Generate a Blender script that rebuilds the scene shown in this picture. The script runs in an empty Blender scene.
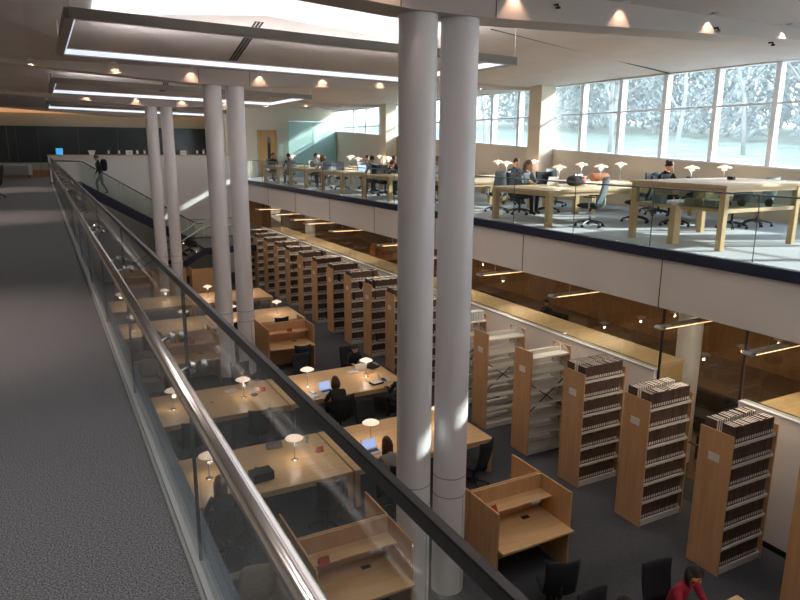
import bpy, bmesh, math, random
from mathutils import Vector, Matrix, Euler
random.seed(7)
SC = bpy.context.scene
COL = SC.collection
PI = math.pi
L = -4.75          # lower floor level; the camera's own floor is z = 0

# ---------------------------------------------------------------- materials
def lin(c):
    c = c / 255.0
    return c / 12.92 if c <= 0.04045 else ((c + 0.055) / 1.055) ** 2.4
def rgb(h):
    return (lin((h >> 16) & 255), lin((h >> 8) & 255), lin(h & 255), 1.0)
MATS = {}
def mat(name, hexc, rough=0.6, metal=0.0, emit=None, estr=0.0, spec=0.5):
    if name in MATS: return MATS[name]
    m = bpy.data.materials.new(name); m.use_nodes = True
    b = m.node_tree.nodes['Principled BSDF']
    b.inputs['Base Color'].default_value = rgb(hexc)
    b.inputs['Roughness'].default_value = rough
    b.inputs['Metallic'].default_value = metal
    b.inputs['Specular IOR Level'].default_value = spec
    if emit is not None:
        b.inputs['Emission Color'].default_value = rgb(emit)
        b.inputs['Emission Strength'].default_value = estr
    MATS[name] = m
    return m
def noisy(name, h1, h2, scale=(8, 8, 8), rough=0.6, detail=4, bump=0.0, lo=0.3, hi=0.7, metal=0.0, rand=0.0):
    """two colours mixed by object-space noise"""
    m = mat(name, h1, rough, metal)
    nt = m.node_tree; N = nt.nodes; K = nt.links
    b = N['Principled BSDF']
    tc = N.new('ShaderNodeTexCoord'); mp = N.new('ShaderNodeMapping')
    mp.inputs['Scale'].default_value = scale
    nz = N.new('ShaderNodeTexNoise'); nz.inputs['Scale'].default_value = 1.0; nz.inputs['Detail'].default_value = detail
    cr = N.new('ShaderNodeValToRGB')
    cr.color_ramp.elements[0].position = lo; cr.color_ramp.elements[0].color = rgb(h1)
    cr.color_ramp.elements[1].position = hi; cr.color_ramp.elements[1].color = rgb(h2)
    K.new(tc.outputs['Object'], mp.inputs['Vector']); K.new(mp.outputs['Vector'], nz.inputs['Vector'])
    K.new(nz.outputs['Fac'], cr.inputs['Fac'])
    out = cr.outputs['Color']
    if rand:
        oi = N.new('ShaderNodeObjectInfo'); hs = N.new('ShaderNodeHueSaturation')
        ma = N.new('ShaderNodeMapRange'); ma.inputs['To Min'].default_value = 1 - rand; ma.inputs['To Max'].default_value = 1 + rand
        K.new(oi.outputs['Random'], ma.inputs['Value']); K.new(ma.outputs['Result'], hs.inputs['Value'])
        K.new(out, hs.inputs['Color']); out = hs.outputs['Color']
    K.new(out, b.inputs['Base Color'])
    if bump:
        bp = N.new('ShaderNodeBump'); bp.inputs['Strength'].default_value = bump; bp.inputs['Distance'].default_value = 0.01
        K.new(nz.outputs['Fac'], bp.inputs['Height']); K.new(bp.outputs['Normal'], b.inputs['Normal'])
    return m
def glass(name, tint, ior=1.45, rough=0.0, haze=0.0, boost=1.0, hcol=0xdfe8ea):
    """thin pane: see-through with fresnel reflection"""
    m = bpy.data.materials.new(name); m.use_nodes = True
    nt = m.node_tree; N = nt.nodes; K = nt.links; N.clear()
    o = N.new('ShaderNodeOutputMaterial'); t = N.new('ShaderNodeBsdfTransparent'); t.inputs['Color'].default_value = rgb(tint)
    g = N.new('ShaderNodeBsdfGlossy'); g.inputs['Roughness'].default_value = rough
    lw = N.new('ShaderNodeLayerWeight'); lw.inputs['Blend'].default_value = .5     # schlick, the same from both faces
    pw = N.new('ShaderNodeMath'); pw.operation = 'POWER'; pw.inputs[1].default_value = 5.0; K.new(lw.outputs['Facing'], pw.inputs[0])
    r0 = ((ior - 1) / (ior + 1)) ** 2
    f = N.new('ShaderNodeMath'); f.operation = 'MULTIPLY_ADD'; f.inputs[1].default_value = 1 - r0; f.inputs[2].default_value = r0; K.new(pw.outputs[0], f.inputs[0])
    mx = N.new('ShaderNodeMixShader')
    last = t.outputs[0]
    if haze:
        d = N.new('ShaderNodeBsdfDiffuse'); d.inputs['Color'].default_value = rgb(hcol)
        m2 = N.new('ShaderNodeMixShader'); m2.inputs[0].default_value = haze
        K.new(t.outputs[0], m2.inputs[1]); K.new(d.outputs[0], m2.inputs[2]); last = m2.outputs[0]
    fac = f.outputs[0]
    if boost != 1.0:
        mm = N.new('ShaderNodeMath'); mm.operation = 'MULTIPLY'; mm.inputs[1].default_value = boost; mm.use_clamp = True
        K.new(f.outputs[0], mm.inputs[0]); fac = mm.outputs[0]
    K.new(fac, mx.inputs[0]); K.new(last, mx.inputs[1]); K.new(g.outputs[0], mx.inputs[2]); K.new(mx.outputs[0], o.inputs[0])
    MATS[name] = m
    return m

M = dict(
    white=mat('white_paint', 0xeceae6, 0.55), column=mat('column_paint', 0xe6e4e5, 0.42),
    ceil=noisy('ceiling_plaster', 0xbfb5ae, 0xbab0a9, (1.5, 1.5, 1.5), 0.9), beam=mat('beam_plaster', 0xc2b8b0, 0.8),
    fascia=mat('fascia_paint', 0xebe4da, 0.7), cream=mat('cream_wall_paint', 0xdcd3c2, 0.8),
    navy=mat('navy_steel', 0x1b2440, 0.45), seam=mat('dark_joint', 0x3a3836, 0.8),
    carpet=noisy('grey_loop_carpet', 0x36383b, 0x8f9094, (150, 150, 150), 0.95, 2, 0.0, .36, .66),
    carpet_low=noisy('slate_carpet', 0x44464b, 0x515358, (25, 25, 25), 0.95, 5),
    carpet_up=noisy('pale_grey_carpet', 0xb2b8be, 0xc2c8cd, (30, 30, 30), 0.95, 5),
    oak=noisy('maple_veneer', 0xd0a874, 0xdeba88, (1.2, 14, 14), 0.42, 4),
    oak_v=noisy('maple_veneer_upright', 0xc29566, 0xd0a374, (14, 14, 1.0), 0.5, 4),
    beech=noisy('pale_beech_veneer', 0xcdb084, 0xdcc298, (1.2, 12, 12), 0.45, 4),
    beech_v=noisy('pale_beech_upright', 0xc8a878, 0xd6b98c, (12, 12, 1.2), 0.5, 4),
    brown=noisy('brown_panelling', 0x8f6a46, 0xa07a52, (6, 6, 1.0), 0.6, 4),
    cherry=noisy('cherry_veneer', 0x9c5c30, 0xac683a, (8, 8, 1.0), 0.5, 4),
    steel=mat('brushed_steel', 0xc9cbcc, 0.22, 1.0), bronze=mat('satin_bronze', 0xd8d0cc, 0.2, 1.0),
    darkcap=mat('dark_anodised_cap', 0x2c2a29, 0.3, 0.6), alum=mat('slab_edge_aluminium', 0x6a7683, 0.6, 0.0),
    black=mat('black_plastic', 0x17181b, 0.5), fabric=noisy('charcoal_fabric', 0x1d2024, 0x26292e, (60, 60, 60), 0.9),
    mesh=mat('grey_mesh_back', 0x7d878e, 0.6), pale=mat('pale_grey_plastic', 0xc3c8cb, 0.4),
    sofa=noisy('taupe_upholstery', 0x8f877b, 0x9c9488, (40, 40, 40), 0.95), cushion=noisy('taupe_cushion', 0x9a9083, 0xa89e91, (40, 40, 40), 0.95),
    shelf=mat('shelf_enamel', 0xd9d5cc, 0.5), paper=mat('paper_white', 0xe9e6df, 0.7), pages=noisy('page_block', 0xcfc8b8, 0xe4dfd2, (4, 60, 60), 0.9),
    book=noisy('brown_binding', 0x412e25, 0x584238, (20, 20, 8), 0.7, 3, 0, .3, .7, 0, 0.35), label=mat('spine_label', 0xe4e0d8, 0.7),
    orangebook=noisy('tan_binding', 0x8a5a34, 0xb07a4c, (30, 4, 4), 0.7),
    red=mat('red_card', 0xb4482e, 0.6), skin=mat('skin', 0xc99a7c, 0.6), skin2=mat('skin_deep', 0x8a5d44, 0.6),
    lip=mat('lip', 0x9a5a50, 0.6), eye=mat('eye_dark', 0x1b1412, 0.3), hairb=noisy('black_hair', 0x14110f, 0x221c18, (20, 20, 6), 0.5),
    hairn=noisy('brown_hair', 0x3a2417, 0x54341f, (30, 30, 6), 0.5), hairl=noisy('light_brown_hair', 0x6a4a30, 0x8a6543, (30, 30, 6), 0.5),
    shade=mat('lamp_glass', 0xf2dcd0, 0.5, 0, 0xffdcc4, 0.32), frame=mat('frame_grey_brown', 0x96908a, 0.5), diffuser=mat('fixture_diffuser', 0xf4f8ff, 0.5, 0, 0xdfeaff, .24),
    laylight=None, darkglass=mat('dark_glazing', 0x2e393c, 0.08, 0, None, 0, 0.6), olive=mat('olive_glazing', 0xa9ac9a, 0.25),
    teal=glass('teal_glass', 0xd8f2f0, 1.45, 0.05, 0.6, 1.0, 0xcdf0ec), rail=glass('railing_glass', 0xf9fcfa, 1.45, 0.0, 0.0, 0.72),
    pane=glass('window_glass', 0xf4f8fa, 1.45, 0.0, 0.2), inner=glass('partition_glass', 0xe4e6e2, 1.5, 0.0),  # milky layer in the window glass paints washed-out glare over the view
    case=glass('case_glass', 0xe6f1ee, 1.45), mull=mat('mullion_paint', 0xeef5fd, 0.3), mullw=mat('jamb_white', 0xe8ecee, 0.5),
    screen=mat('screen_glow', 0x8fa5d8, 0.3, 0, 0xa9bbe8, 0.3), bluescreen=mat('blue_panel_glow', 0x3f9ad8, 0.3, 0, 0x49a8e6, 0.3),
    warmtube=mat('warm_tube', 0xffd9b0, 0.5, 0, 0xffc890, 1.1), cove=mat('warm_cove', 0xffd0a0, 0.5, 0, 0xffb878, 1.0),
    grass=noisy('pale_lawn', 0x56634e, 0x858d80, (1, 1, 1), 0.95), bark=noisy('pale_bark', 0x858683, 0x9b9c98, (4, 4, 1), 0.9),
    ever=noisy('hazed_foliage', 0x7f8988, 0xa0a9a8, (2, 2, 2), 0.95),  # foliage lightened to put the overexposed outdoor haze into its colour
    stairtread=noisy('stair_carpet', 0x6a6562, 0x7a7572, (40, 40, 40), 0.95), dooroak=noisy('door_veneer', 0xc8945c, 0xd9a76e, (10, 10, 1), 0.5),
    rust=mat('rust_upholstery', 0xa0664c, 0.9), beanie=noisy('knit_stripes', 0x3a3c44, 0x9a9ca6, (2, 2, 60), 0.9),
)
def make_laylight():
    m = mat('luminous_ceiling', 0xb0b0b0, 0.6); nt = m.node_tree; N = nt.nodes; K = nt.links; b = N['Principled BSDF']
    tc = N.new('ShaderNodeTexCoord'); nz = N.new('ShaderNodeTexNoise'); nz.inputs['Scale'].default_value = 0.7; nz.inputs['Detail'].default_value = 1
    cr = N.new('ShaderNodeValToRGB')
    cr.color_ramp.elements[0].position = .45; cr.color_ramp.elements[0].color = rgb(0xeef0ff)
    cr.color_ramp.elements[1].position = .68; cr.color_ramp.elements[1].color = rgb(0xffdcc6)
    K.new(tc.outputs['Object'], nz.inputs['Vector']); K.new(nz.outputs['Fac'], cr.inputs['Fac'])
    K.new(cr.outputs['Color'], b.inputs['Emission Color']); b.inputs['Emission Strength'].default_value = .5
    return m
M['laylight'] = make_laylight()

# ---------------------------------------------------------------- mesh helper
class G:
    def __init__(s): s.v = []; s.f = []; s.m = []
    def add(s, vs, fs, mi=0, mx=None):
        o = len(s.v)
        for p in vs:
            p = Vector(p)
            if mx is not None: p = mx @ p
            s.v.append(tuple(p))
        for f in fs: s.f.append(tuple(i + o for i in f)); s.m.append(mi)
        return s
    def box(s, x0, x1, y0, y1, z0, z1, mi=0, mx=None):
        vs = [(x, y, z) for z in (z0, z1) for y in (y0, y1) for x in (x0, x1)]
        return s.add(vs, [(0, 2, 3, 1), (4, 5, 7, 6), (0, 1, 5, 4), (2, 6, 7, 3), (0, 4, 6, 2), (1, 3, 7, 5)], mi, mx)
    def prism(s, poly, axis, a, b, mi=0, mx=None):
        """poly: list of 2d points; axis 'x' -> (y,z), 'y' -> (x,z), 'z' -> (x,y)"""
        n = len(poly); vs = []
        for t in (a, b):
            for (p, q) in poly:
                vs.append((t, p, q) if axis == 'x' else (p, t, q) if axis == 'y' else (p, q, t))
        fs = [tuple(range(n))[::-1], tuple(range(n, 2 * n))]
        for i in range(n): j = (i + 1) % n; fs.append((i, j, n + j, n + i))
        return s.add(vs, fs, mi, mx)
    def tube(s, path, r, n=10, mi=0, mx=None, cap=True):
        path = [Vector(p) for p in path]; k = len(path)
        rs = r if isinstance(r, (list, tuple)) else [r] * k
        up = None; vs = []
        for i, p in enumerate(path):
            d = (path[min(i + 1, k - 1)] - path[max(i - 1, 0)]).normalized()
            if up is None:
                up = Vector((0, 0, 1)) if abs(d.z) < .9 else Vector((1, 0, 0))
            a = d.cross(up).normalized(); up = a.cross(d).normalized()
            for j in range(n):
                t = 2 * PI * j / n
                vs.append(p + (a * math.cos(t) + up * math.sin(t)) * rs[i])
        fs = []
        for i in range(k - 1):
            for j in range(n):
                j2 = (j + 1) % n
                fs.append((i * n + j, i * n + j2, (i + 1) * n + j2, (i + 1) * n + j))
        if cap: fs += [tuple(range(n))[::-1], tuple(range((k - 1) * n, k * n))]
        return s.add(vs, fs, mi, mx)
    def lathe(s, prof, n=20, mi=0, mx=None):
        vs = []; fs = []
        for (r, z) in prof:
            for j in range(n): t = 2 * PI * j / n; vs.append((r * math.cos(t), r * math.sin(t), z))
        for i in range(len(prof) - 1):
            for j in range(n):
                j2 = (j + 1) % n; fs.append((i * n + j, i * n + j2, (i + 1) * n + j2, (i + 1) * n + j))
        if prof[0][0] > 1e-4: fs.append(tuple(range(n))[::-1])
        if prof[-1][0] > 1e-4: fs.append(tuple(range((len(prof) - 1) * n, len(prof) * n)))
        return s.add(vs, fs, mi, mx)
    def ball(s, c, r, mi=0, nu=14, nv=10, fn=None, mx=None):
        if not isinstance(r, (tuple, list)): r = (r, r, r)
        vs = []; fs = []
        for i in range(nv + 1):
            ph = -PI / 2 + PI * i / nv
            for j in range(nu):
                t = 2 * PI * j / nu
                p = Vector((math.cos(ph) * math.cos(t), math.cos(ph) * math.sin(t), math.sin(ph)))
                if fn: p = Vector(fn(p))
                vs.append((c[0] + p.x * r[0], c[1] + p.y * r[1], c[2] + p.z * r[2]))
        for i in range(nv):
            for j in range(nu):
                j2 = (j + 1) % nu; fs.append((i * nu + j, i * nu + j2, (i + 1) * nu + j2, (i + 1) * nu + j))
        return s.add(vs, fs, mi, mx)
    def grid(s, fn, nu, nv, thick, mi=0, mx=None):
        """closed curved panel: fn(u,v) gives the front, moved along -y by thick for the back"""
        A = [Vector(fn(i / nu, j / nv)) for i in range(nu + 1) for j in range(nv + 1)]
        B = [p + Vector((0, -thick, 0)) for p in A]
        n = len(A); w = nv + 1; fs = []
        for i in range(nu):
            for j in range(nv):
                a = i * w + j; fs.append((a, a + w, a + w + 1, a + 1)); fs.append((n + a, n + a + 1, n + a + w + 1, n + a + w))
        for i in range(nu):
            for a in (i * w, i * w + nv): fs.append((a, a + w, n + a + w, n + a))
        for j in range(nv):
            for a in (j, nu * w + j): fs.append((a, a + 1, n + a + 1, n + a))
        return s.add(A + B, fs, mi, mx)
    def build(s, name, mats, parent=None, smooth=False, bev=0.0, loc=None):
        me = bpy.data.meshes.new(name)
        me.from_pydata(s.v, [], s.f)
        if not isinstance(mats, (list, tuple)): mats = [mats]
        for m in mats: me.materials.append(m)
        if len(mats) > 1: me.polygons.foreach_set('material_index', s.m)
        bm = bmesh.new(); bm.from_mesh(me); bmesh.ops.recalc_face_normals(bm, faces=bm.faces); bm.to_mesh(me); bm.free()
        if smooth:
            me.polygons.foreach_set('use_smooth', [True] * len(me.polygons))
            if smooth == 'auto': me.set_sharp_from_angle(angle=math.radians(40))
        o = bpy.data.objects.new(name, me); COL.objects.link(o)
        if parent is not None: o.parent = parent
        if loc is not None: o.location = loc
        if bev:
            b = o.modifiers.new('bevel', 'BEVEL'); b.width = bev; b.segments = 2; b.limit_method = 'ANGLE'
        return o
def tag(o, label, cat, group=None, kind=None):
    o['label'] = label; o['category'] = cat
    if group: o['group'] = group
    if kind: o['kind'] = kind
    return o
def thing(name, label, cat, loc=(0, 0, 0), rz=0.0, group=None):
    o = bpy.data.objects.new(name, None); COL.objects.link(o); o.empty_display_size = .1
    o.location = loc; o.rotation_euler = (0, 0, rz)
    return tag(o, label, cat, group)
def struct(o):
    o['kind'] = 'structure'; return o
KIDS = {}
def kids(o): return [c for c in COL.objects if c.parent == o]
def copy_tree(o, parent=None):
    c = o.copy(); COL.objects.link(c)
    if parent is not None: c.parent = parent
    for ch in TREE.get(o.name, ()): copy_tree(ch, c)
    return c
TREE = {}
def register(root):
    """remember a finished thing's children so that copies are quick"""
    for ch in kids(root):
        TREE.setdefault(root.name, []).append(ch); register(ch)
    return root
USED = set()
def dup(proto, loc, rz, label, group=None):
    if proto.name not in USED:
        USED.add(proto.name); o = proto
    else:
        o = copy_tree(proto)
    o.location = loc; o.rotation_euler = (0, 0, rz); o['label'] = label
    if group: o['group'] = group
    return o

# ---------------------------------------------------------------- the building shell
BAY = 10.85; B0 = 7.35; FAR = 40.5; WX = 14.7
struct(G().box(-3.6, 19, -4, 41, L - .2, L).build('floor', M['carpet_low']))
struct(G().box(-3.6, .40, -4, 41, -.35, 0).box(.40, 1.52, 31.86, 34.0, -.30, 0).box(.40, 9.0, 34.3, 41, -.35, 0).build('floor_upper_left', M['carpet']))
struct(G().box(.40, .485, -4, 31.86, -.35, -.004).build('trim_1', M['alum']))
struct(G().box(8.86, 19, -4, 36.2, -.93, 0).build('floor_upper_right', M['carpet_up']))
g = G().box(8.80, 8.858, -4, 36.2, -.16, .004)
struct(g.build('trim_2', M['navy']))
struct(G().prism([(8.85, -.161), (8.85, -.97), (9.15, -.97), (9.15, -.931), (8.862, -.931), (8.862, -.161)], 'y', -4, 36.2).build('trim_3', M['fascia']))
for k in range(-3, 8):                                  # joints between the fascia panels
    y = 7.5 + 3.617 * k
    struct(G().box(8.842, 8.852, y - .006, y + .006, -.968, -.163).build('trim_%d' % (20 + k), M['seam']))
struct(G().box(9.15, 19, -4, 36.2, -.985, -.932).build('ceiling_lower', M['fascia']))
struct(G().box(10.7, 18.2, -4, 36, L, L + .012).build('floor_reading_room', noisy('brown_carpet', 0x6b5340, 0x7a614c, (30, 30, 30), .95)))
struct(G().box(-3.8, -3.6, -4, 41, L, 5.2).build('wall_left', M['cream']))
struct(G().box(-3.6, 19, -4.2, -4, L, 5.2).build('wall_near', M['cream']))
struct(G().box(18.2, 18.4, -4, 41, L, -.95).build('wall_reading_room', M['brown']))
# far wall: dark glazing with its bands (left), cream wall with a door (right)
struct(G().box(-3.6, 9, FAR, FAR + .1, L, 0).box(-3.6, 9, FAR, FAR + .1, 3.24, 5.2).build('wall_far', M['cream']))
struct(G().box(-3.6, 9, FAR - .04, FAR + .05, 0, .34).build('baseboard_far', M['brown']))
w = struct(G().box(-3.6, 9, FAR, FAR + .06, .72, 2.58).build('window_far', M['darkglass']))
struct(G().box(-3.6, 9, FAR, FAR + .06, .34, .72).build('wall_far_panel', M['olive']))
struct(G().box(-3.6, 9, FAR - .05, FAR + .06, 2.58, 3.24).build('wall_far_header', M['olive']))
g = G()
for x in (-3.3, -1.35, -.95, .05, 1.95, 3.9, 5.85, 7.8): g.box(x - .012, x + .012, FAR - .02, FAR + .02, .34, 2.58)
g.build('mullion', mat('mullion_dark', 0x4b5250, .5), w)
struct(G().box(-3.6, 9, FAR - .9, FAR - .06, 3.62, 3.66).build('trim_4', M['beam']))
cv = tag(G().box(-3.4, 8.8, FAR - .35, FAR - .2, 3.50, 3.54).build('cove_light', M['cove']), 'long warm cove light glowing above the dark glass wall at the far end', 'light')
struct(G().box(8.86, 10.5, 36, 36.2, 0, 4).box(11.42, WX + .6, 36, 36.2, 0, 4).box(10.5, 11.42, 36, 36.2, 2.4, 4).build('wall_far_right', M['cream']))
struct(G().box(8.8, 9.0, 36.2, FAR, -.3, 4).build('wall_return', M['cream']))
struct(G().box(8.84, 18.2, 36.0, 36.2, L, -.94).build('wall_far_lower', M['brown']))
d = struct(G().box(10.5, 11.42, 36.02, 36.08, 0, 2.4).build('door_1', M['dooroak']))
G().box(10.98, 11.14, 36.0, 36.03, .55, 2.1).build('door_lite', M['darkglass'], d)
G().tube([(10.6, 36.02, 1.0), (10.6, 35.97, 1.0), (10.72, 35.97, 1.0)], .012).build('door_handle', M['steel'], d)
g = G().box(10.42, 10.5, 35.97, 36.1, 0, 2.46).box(11.42, 11.5, 35.97, 36.1, 0, 2.46).box(10.42, 11.5, 35.97, 36.1, 2.4, 2.47)
g.build('door_frame', M['beech_v'], d)
nb = tag(G().box(11.6, 11.85, 35.985, 35.9995, 1.1, 1.75).build('notice_sheet', M['paper']), 'white notice sheets on the cream wall right of the wooden door', 'notice')
gr = thing('glass_screen', 'pale teal glass screen room in the far right corner of the upper floor', 'glass screen', (11.9, 35.2, 0))
for i in range(2): G().box(i * 1.38, i * 1.38 + 1.36, 0, .02, 0.02, 2.9).build('glass_pane', M['teal'], gr)
G().box(2.74, 2.76, .03, .75, .02, 2.9).build('glass_pane', M['teal'], gr)
G().box(0, 2.78, -.015, .035, 0, .03).box(0, 2.78, -.015, .035, 2.9, 2.94).build('channel', M['steel'], gr)

# ceiling: beams with a shallow V soffit, and folded plaster bays rising to a ridge between them
def zb(x): return 3.125 + max(0, 3.9 - x) * .062 + max(0, x - 5.0) * .032
EV = 3.50
def zc(x, t): return EV + (max(EV, 4.67 - .117 * abs(x - 4.4)) - EV) * (1 - abs(t))
for j in range(-1, 4):
    y = B0 + BAY * j
    xs = [-3.6, -1.6, .3, 2.1, 3.9, 5.0, 7.0, 9.0, 11.0, 12.6, WX + .3]
    poly = [(x, zb(x)) for x in xs] + [(WX + .3, 3.8), (-3.6, 3.8)]
    o = struct(G().prism(poly, 'y', y - .28, y + .28).build('beam', M['beam']))
    if j in (0, 1, 2):
        g = G()
        for x in (3.75, 5.05):
            g.box(x - .006, x + .006, y - .2825, y - .2795, zb(x) + .005, EV + .02)
        g.build('panel_joint', M['seam'], o)
for j in range(-1, 3):
    c = B0 + BAY * (j + .5); h = BAY / 2 - .28
    vs = []; fs = []; xs = [-3.6, -2, 0, 2, 4.4, 6.5, 8.5, 10.5, 12.5, WX + .3]; ts = [-1, -.5, 0, .5, 1]
    for x in xs:
        for t in ts: vs.append((x, c + t * h, zc(x, t)))
    w = len(ts)
    for a in range(len(xs) - 1):
        for b in range(w - 1): i = a * w + b; fs.append((i, i + w, i + w + 1, i + 1))
    g = G().add(vs, fs)
    o = struct(g.build('ceiling', M['ceil']))
    sm = o.modifiers.new('thick', 'SOLIDIFY'); sm.thickness = .06; sm.offset = 1 if o.data.polygons[0].normal.z > 0 else -1
    # fold joint along the ridge toward the windows
    struct(G().tube([(9.0, c, zc(9.0, 0) - .004), (WX, c, zc(WX, 0) - .004)], .014, 6).build('trim_%d' % (40 + j), M['seam']))
    # slot diffuser
    g = G(); 
    for s_ in (0, .075, .15):
        g.add([(4.35 + s_, c + .40 * h, zc(4.4, .40) - .012), (4.40 + s_, c + .40 * h, zc(4.4, .40) - .012), (4.40 + s_, c + .86 * h, zc(4.4, .86) - .012), (4.35 + s_, c + .86 * h, zc(4.4, .86) - .012),
               (4.35 + s_, c + .40 * h, zc(4.4, .40) + .05), (4.40 + s_, c + .40 * h, zc(4.4, .40) + .05), (4.40 + s_, c + .86 * h, zc(4.4, .86) + .05), (4.35 + s_, c + .86 * h, zc(4.4, .86) + .05)],
              [(0, 1, 2, 3), (4, 7, 6, 5), (0, 4, 5, 1), (1, 5, 6, 2), (2, 6, 7, 3), (3, 7, 4, 0)])
    if j in (0, 1):
        tag(g.build('air_slot', M['seam']), ['dark slotted air diffuser in the ceiling above the nearest hanging light frame', 'dark slotted air diffuser in the ceiling above the second hanging light frame'][j], 'air vent')
    # luminous ceiling panel over the light frame
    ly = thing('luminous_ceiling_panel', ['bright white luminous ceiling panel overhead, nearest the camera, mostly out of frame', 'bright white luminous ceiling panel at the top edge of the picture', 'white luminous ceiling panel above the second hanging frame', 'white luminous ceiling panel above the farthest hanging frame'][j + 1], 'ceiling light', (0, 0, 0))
    for k in range(3):
        x0 = 1.1 + k * 2.2; x1 = x0 + 2.18
        for (ta, tb) in ((-.29, -.003), (.003, .29)):
            vs = [(x, c + t * h, zc(x, t) - dz) for dz in (.10, .07) for (x, t) in ((x0, ta), (x1, ta), (x1, tb), (x0, tb))]
            if x0 < 4.4 < x1:
                vs2 = []
                for dz in (.10, .07):
                    vs2 += [(x, c + t * h, zc(x, t) - dz) for (x, t) in ((x0, ta), (4.4, ta), (x1, ta), (x1, tb), (4.4, tb), (x0, tb))]
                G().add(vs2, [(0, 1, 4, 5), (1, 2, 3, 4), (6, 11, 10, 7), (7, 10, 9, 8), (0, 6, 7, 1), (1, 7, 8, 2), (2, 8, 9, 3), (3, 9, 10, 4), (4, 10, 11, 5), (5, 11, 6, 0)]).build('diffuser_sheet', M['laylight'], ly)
            else:
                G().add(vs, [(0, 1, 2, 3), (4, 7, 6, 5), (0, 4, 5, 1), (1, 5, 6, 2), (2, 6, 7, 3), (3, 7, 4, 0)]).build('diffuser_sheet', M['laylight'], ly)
    # hanging rectangular light frame
    fr = thing('hanging_light_frame', ['grey rectangular light frame overhead above the camera, out of the picture', 'grey rectangular light frame hanging from the ceiling, nearest and largest', 'grey rectangular light frame hanging in the middle bay beyond the second pair of columns', 'grey rectangular light frame hanging in the farthest bay'][j + 1], 'hanging light', (0, 0, 0), 0, 'hanging light frames')
    ya, yb = c - 2.15, c + 2.15; xa, xb = .55, 8.05
    zl, zr = 3.28, 3.11
    def pz(x): return zl + (zr - zl) * (x - xa) / (xb - xa)
    def bar(gg, p, q, wd, z0, z1):
        p = Vector(p); q = Vector(q); dd = (q - p); dd.z = 0; n = Vector((-dd.y, dd.x, 0)).normalized() * wd
        vs = []
        for zz in (z0, z1):
            for pp, s_ in ((p, -1), (p, 1), (q, 1), (q, -1)):
                a = pp + n * s_; vs.append((a.x, a.y, pz(pp.x) + zz))
        gg.add(vs, [(0, 1, 2, 3), (4, 7, 6, 5), (0, 4, 5, 1), (1, 5, 6, 2), (2, 6, 7, 3), (3, 7, 4, 0)])
    for (p, q) in (((xa, ya, 0), (xb, ya, 0)), ((xa, yb, 0), (xb, yb, 0)), ((xa, ya, 0), (xa, yb, 0)), ((xb, ya, 0), (xb, yb, 0))):
        gg = G(); bar(gg, p, q, .06, 0, .14); gg.build('frame_bar', M['frame'], fr)
    e = .075
    for (p, q) in (((xa + e, ya + e, 0), (xb - e, ya + e, 0)), ((xa + e, yb - e, 0), (xb - e, yb - e, 0)), ((xa + e, ya + e, 0), (xa + e, yb - e, 0)), ((xb - e, ya + e, 0), (xb - e, yb - e, 0))):
        gg = G(); bar(gg, p, q, .014, .025, .115); gg.build('light_strip', M['diffuser'], fr)
    for x in (xa, xb):
        for y in (ya, yb):
            G().tube([(x, y, pz(x) + .139), (x, y, zc(x, (y - c) / h) + .01)], .012 if x < 1 else .005, 6).build('hanger_rod', M['white'], fr)

# downlights that graze the beams: a small recessed can with a real spot lamp in it
lampd = bpy.data.lights.new('downlight_lamp', 'SPOT'); lampd.energy = 5.0; lampd.color = (1, .66, .48); lampd.spot_size = math.radians(82); lampd.spot_blend = .3; lampd.shadow_soft_size = .03
can = G().lathe([(.055, -.012), (.05, -.015), (.045, .0), (.045, .03), (0, .03)], 14).build('downlight', [M['pale']])
tag(can, '', 'downlight')
canlens = G().lathe([(0, .004), (.04, .004), (.04, .012), (0, .012)], 12).build('lens', mat('warm_lens', 0xffe0c0, .5, 0, 0xffd0a0, 3.0), can)
TREE[can.name] = [canlens]
ORD = ['nearest', 'second', 'third', 'farthest']
XN = ['first', 'second', 'third', 'fourth', 'fifth', 'sixth', 'seventh', 'eighth']
for j in range(0, 3):
    for i in range(8):
        x = .05 + 1.755 * i; y = B0 + BAY * j - .38
        if j == 0 and x < 3: continue
        o = dup(can, (x, y, EV - .0), 0, '%s small warm downlight from the left along the %s ceiling beam' % (XN[i], ORD[j]), 'beam downlights')
        lo = bpy.data.objects.new('downlight_lamp', lampd); COL.objects.link(lo); lo.location = (x, y, EV - .018); lo.rotation_euler = (math.radians(12), 0, 0)
walkd = bpy.data.lights.new('walkway_lamp', 'SPOT'); walkd.energy = 55; walkd.color = (1, .76, .66); walkd.spot_size = math.radians(72); walkd.spot_blend = .7; walkd.shadow_soft_size = .05
for j in range(-1, 3):
    for x in (-1.7, -.75):
        y = B0 + BAY * j - .6
        o = dup(can, (x, y, EV + .005), 0, '%s pair of warm downlights over the walkway, counted from the camera' % ['overhead', 'nearest', 'second', 'third'][j + 1], 'walkway downlights %d' % (j + 2))
        lo = bpy.data.objects.new('walkway_lamp', walkd); COL.objects.link(lo); lo.location = (x, y, EV - .025)
near_filld = walkd.copy(); near_filld.energy = 24; near_filld.color = (1, .93, .88); near_filld.spot_size = math.radians(110)  # fill lamps added out of view to brighten the near carpet
for i, x in enumerate((-1.7, -.2)):
    for q, y in enumerate((.6, 3.4)):
        zz = zc(x, (y - (B0 - BAY * .5)) / (BAY / 2 - .28)) - .01
        o = dup(can, (x, y, zz), 0, 'added fill downlight above the camera, out of the picture, brightening the near carpet', 'added fill lamps above the camera')
        lo = bpy.data.objects.new('walkway_lamp', near_filld); COL.objects.link(lo); lo.location = (x, y, zz - .03)
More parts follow.
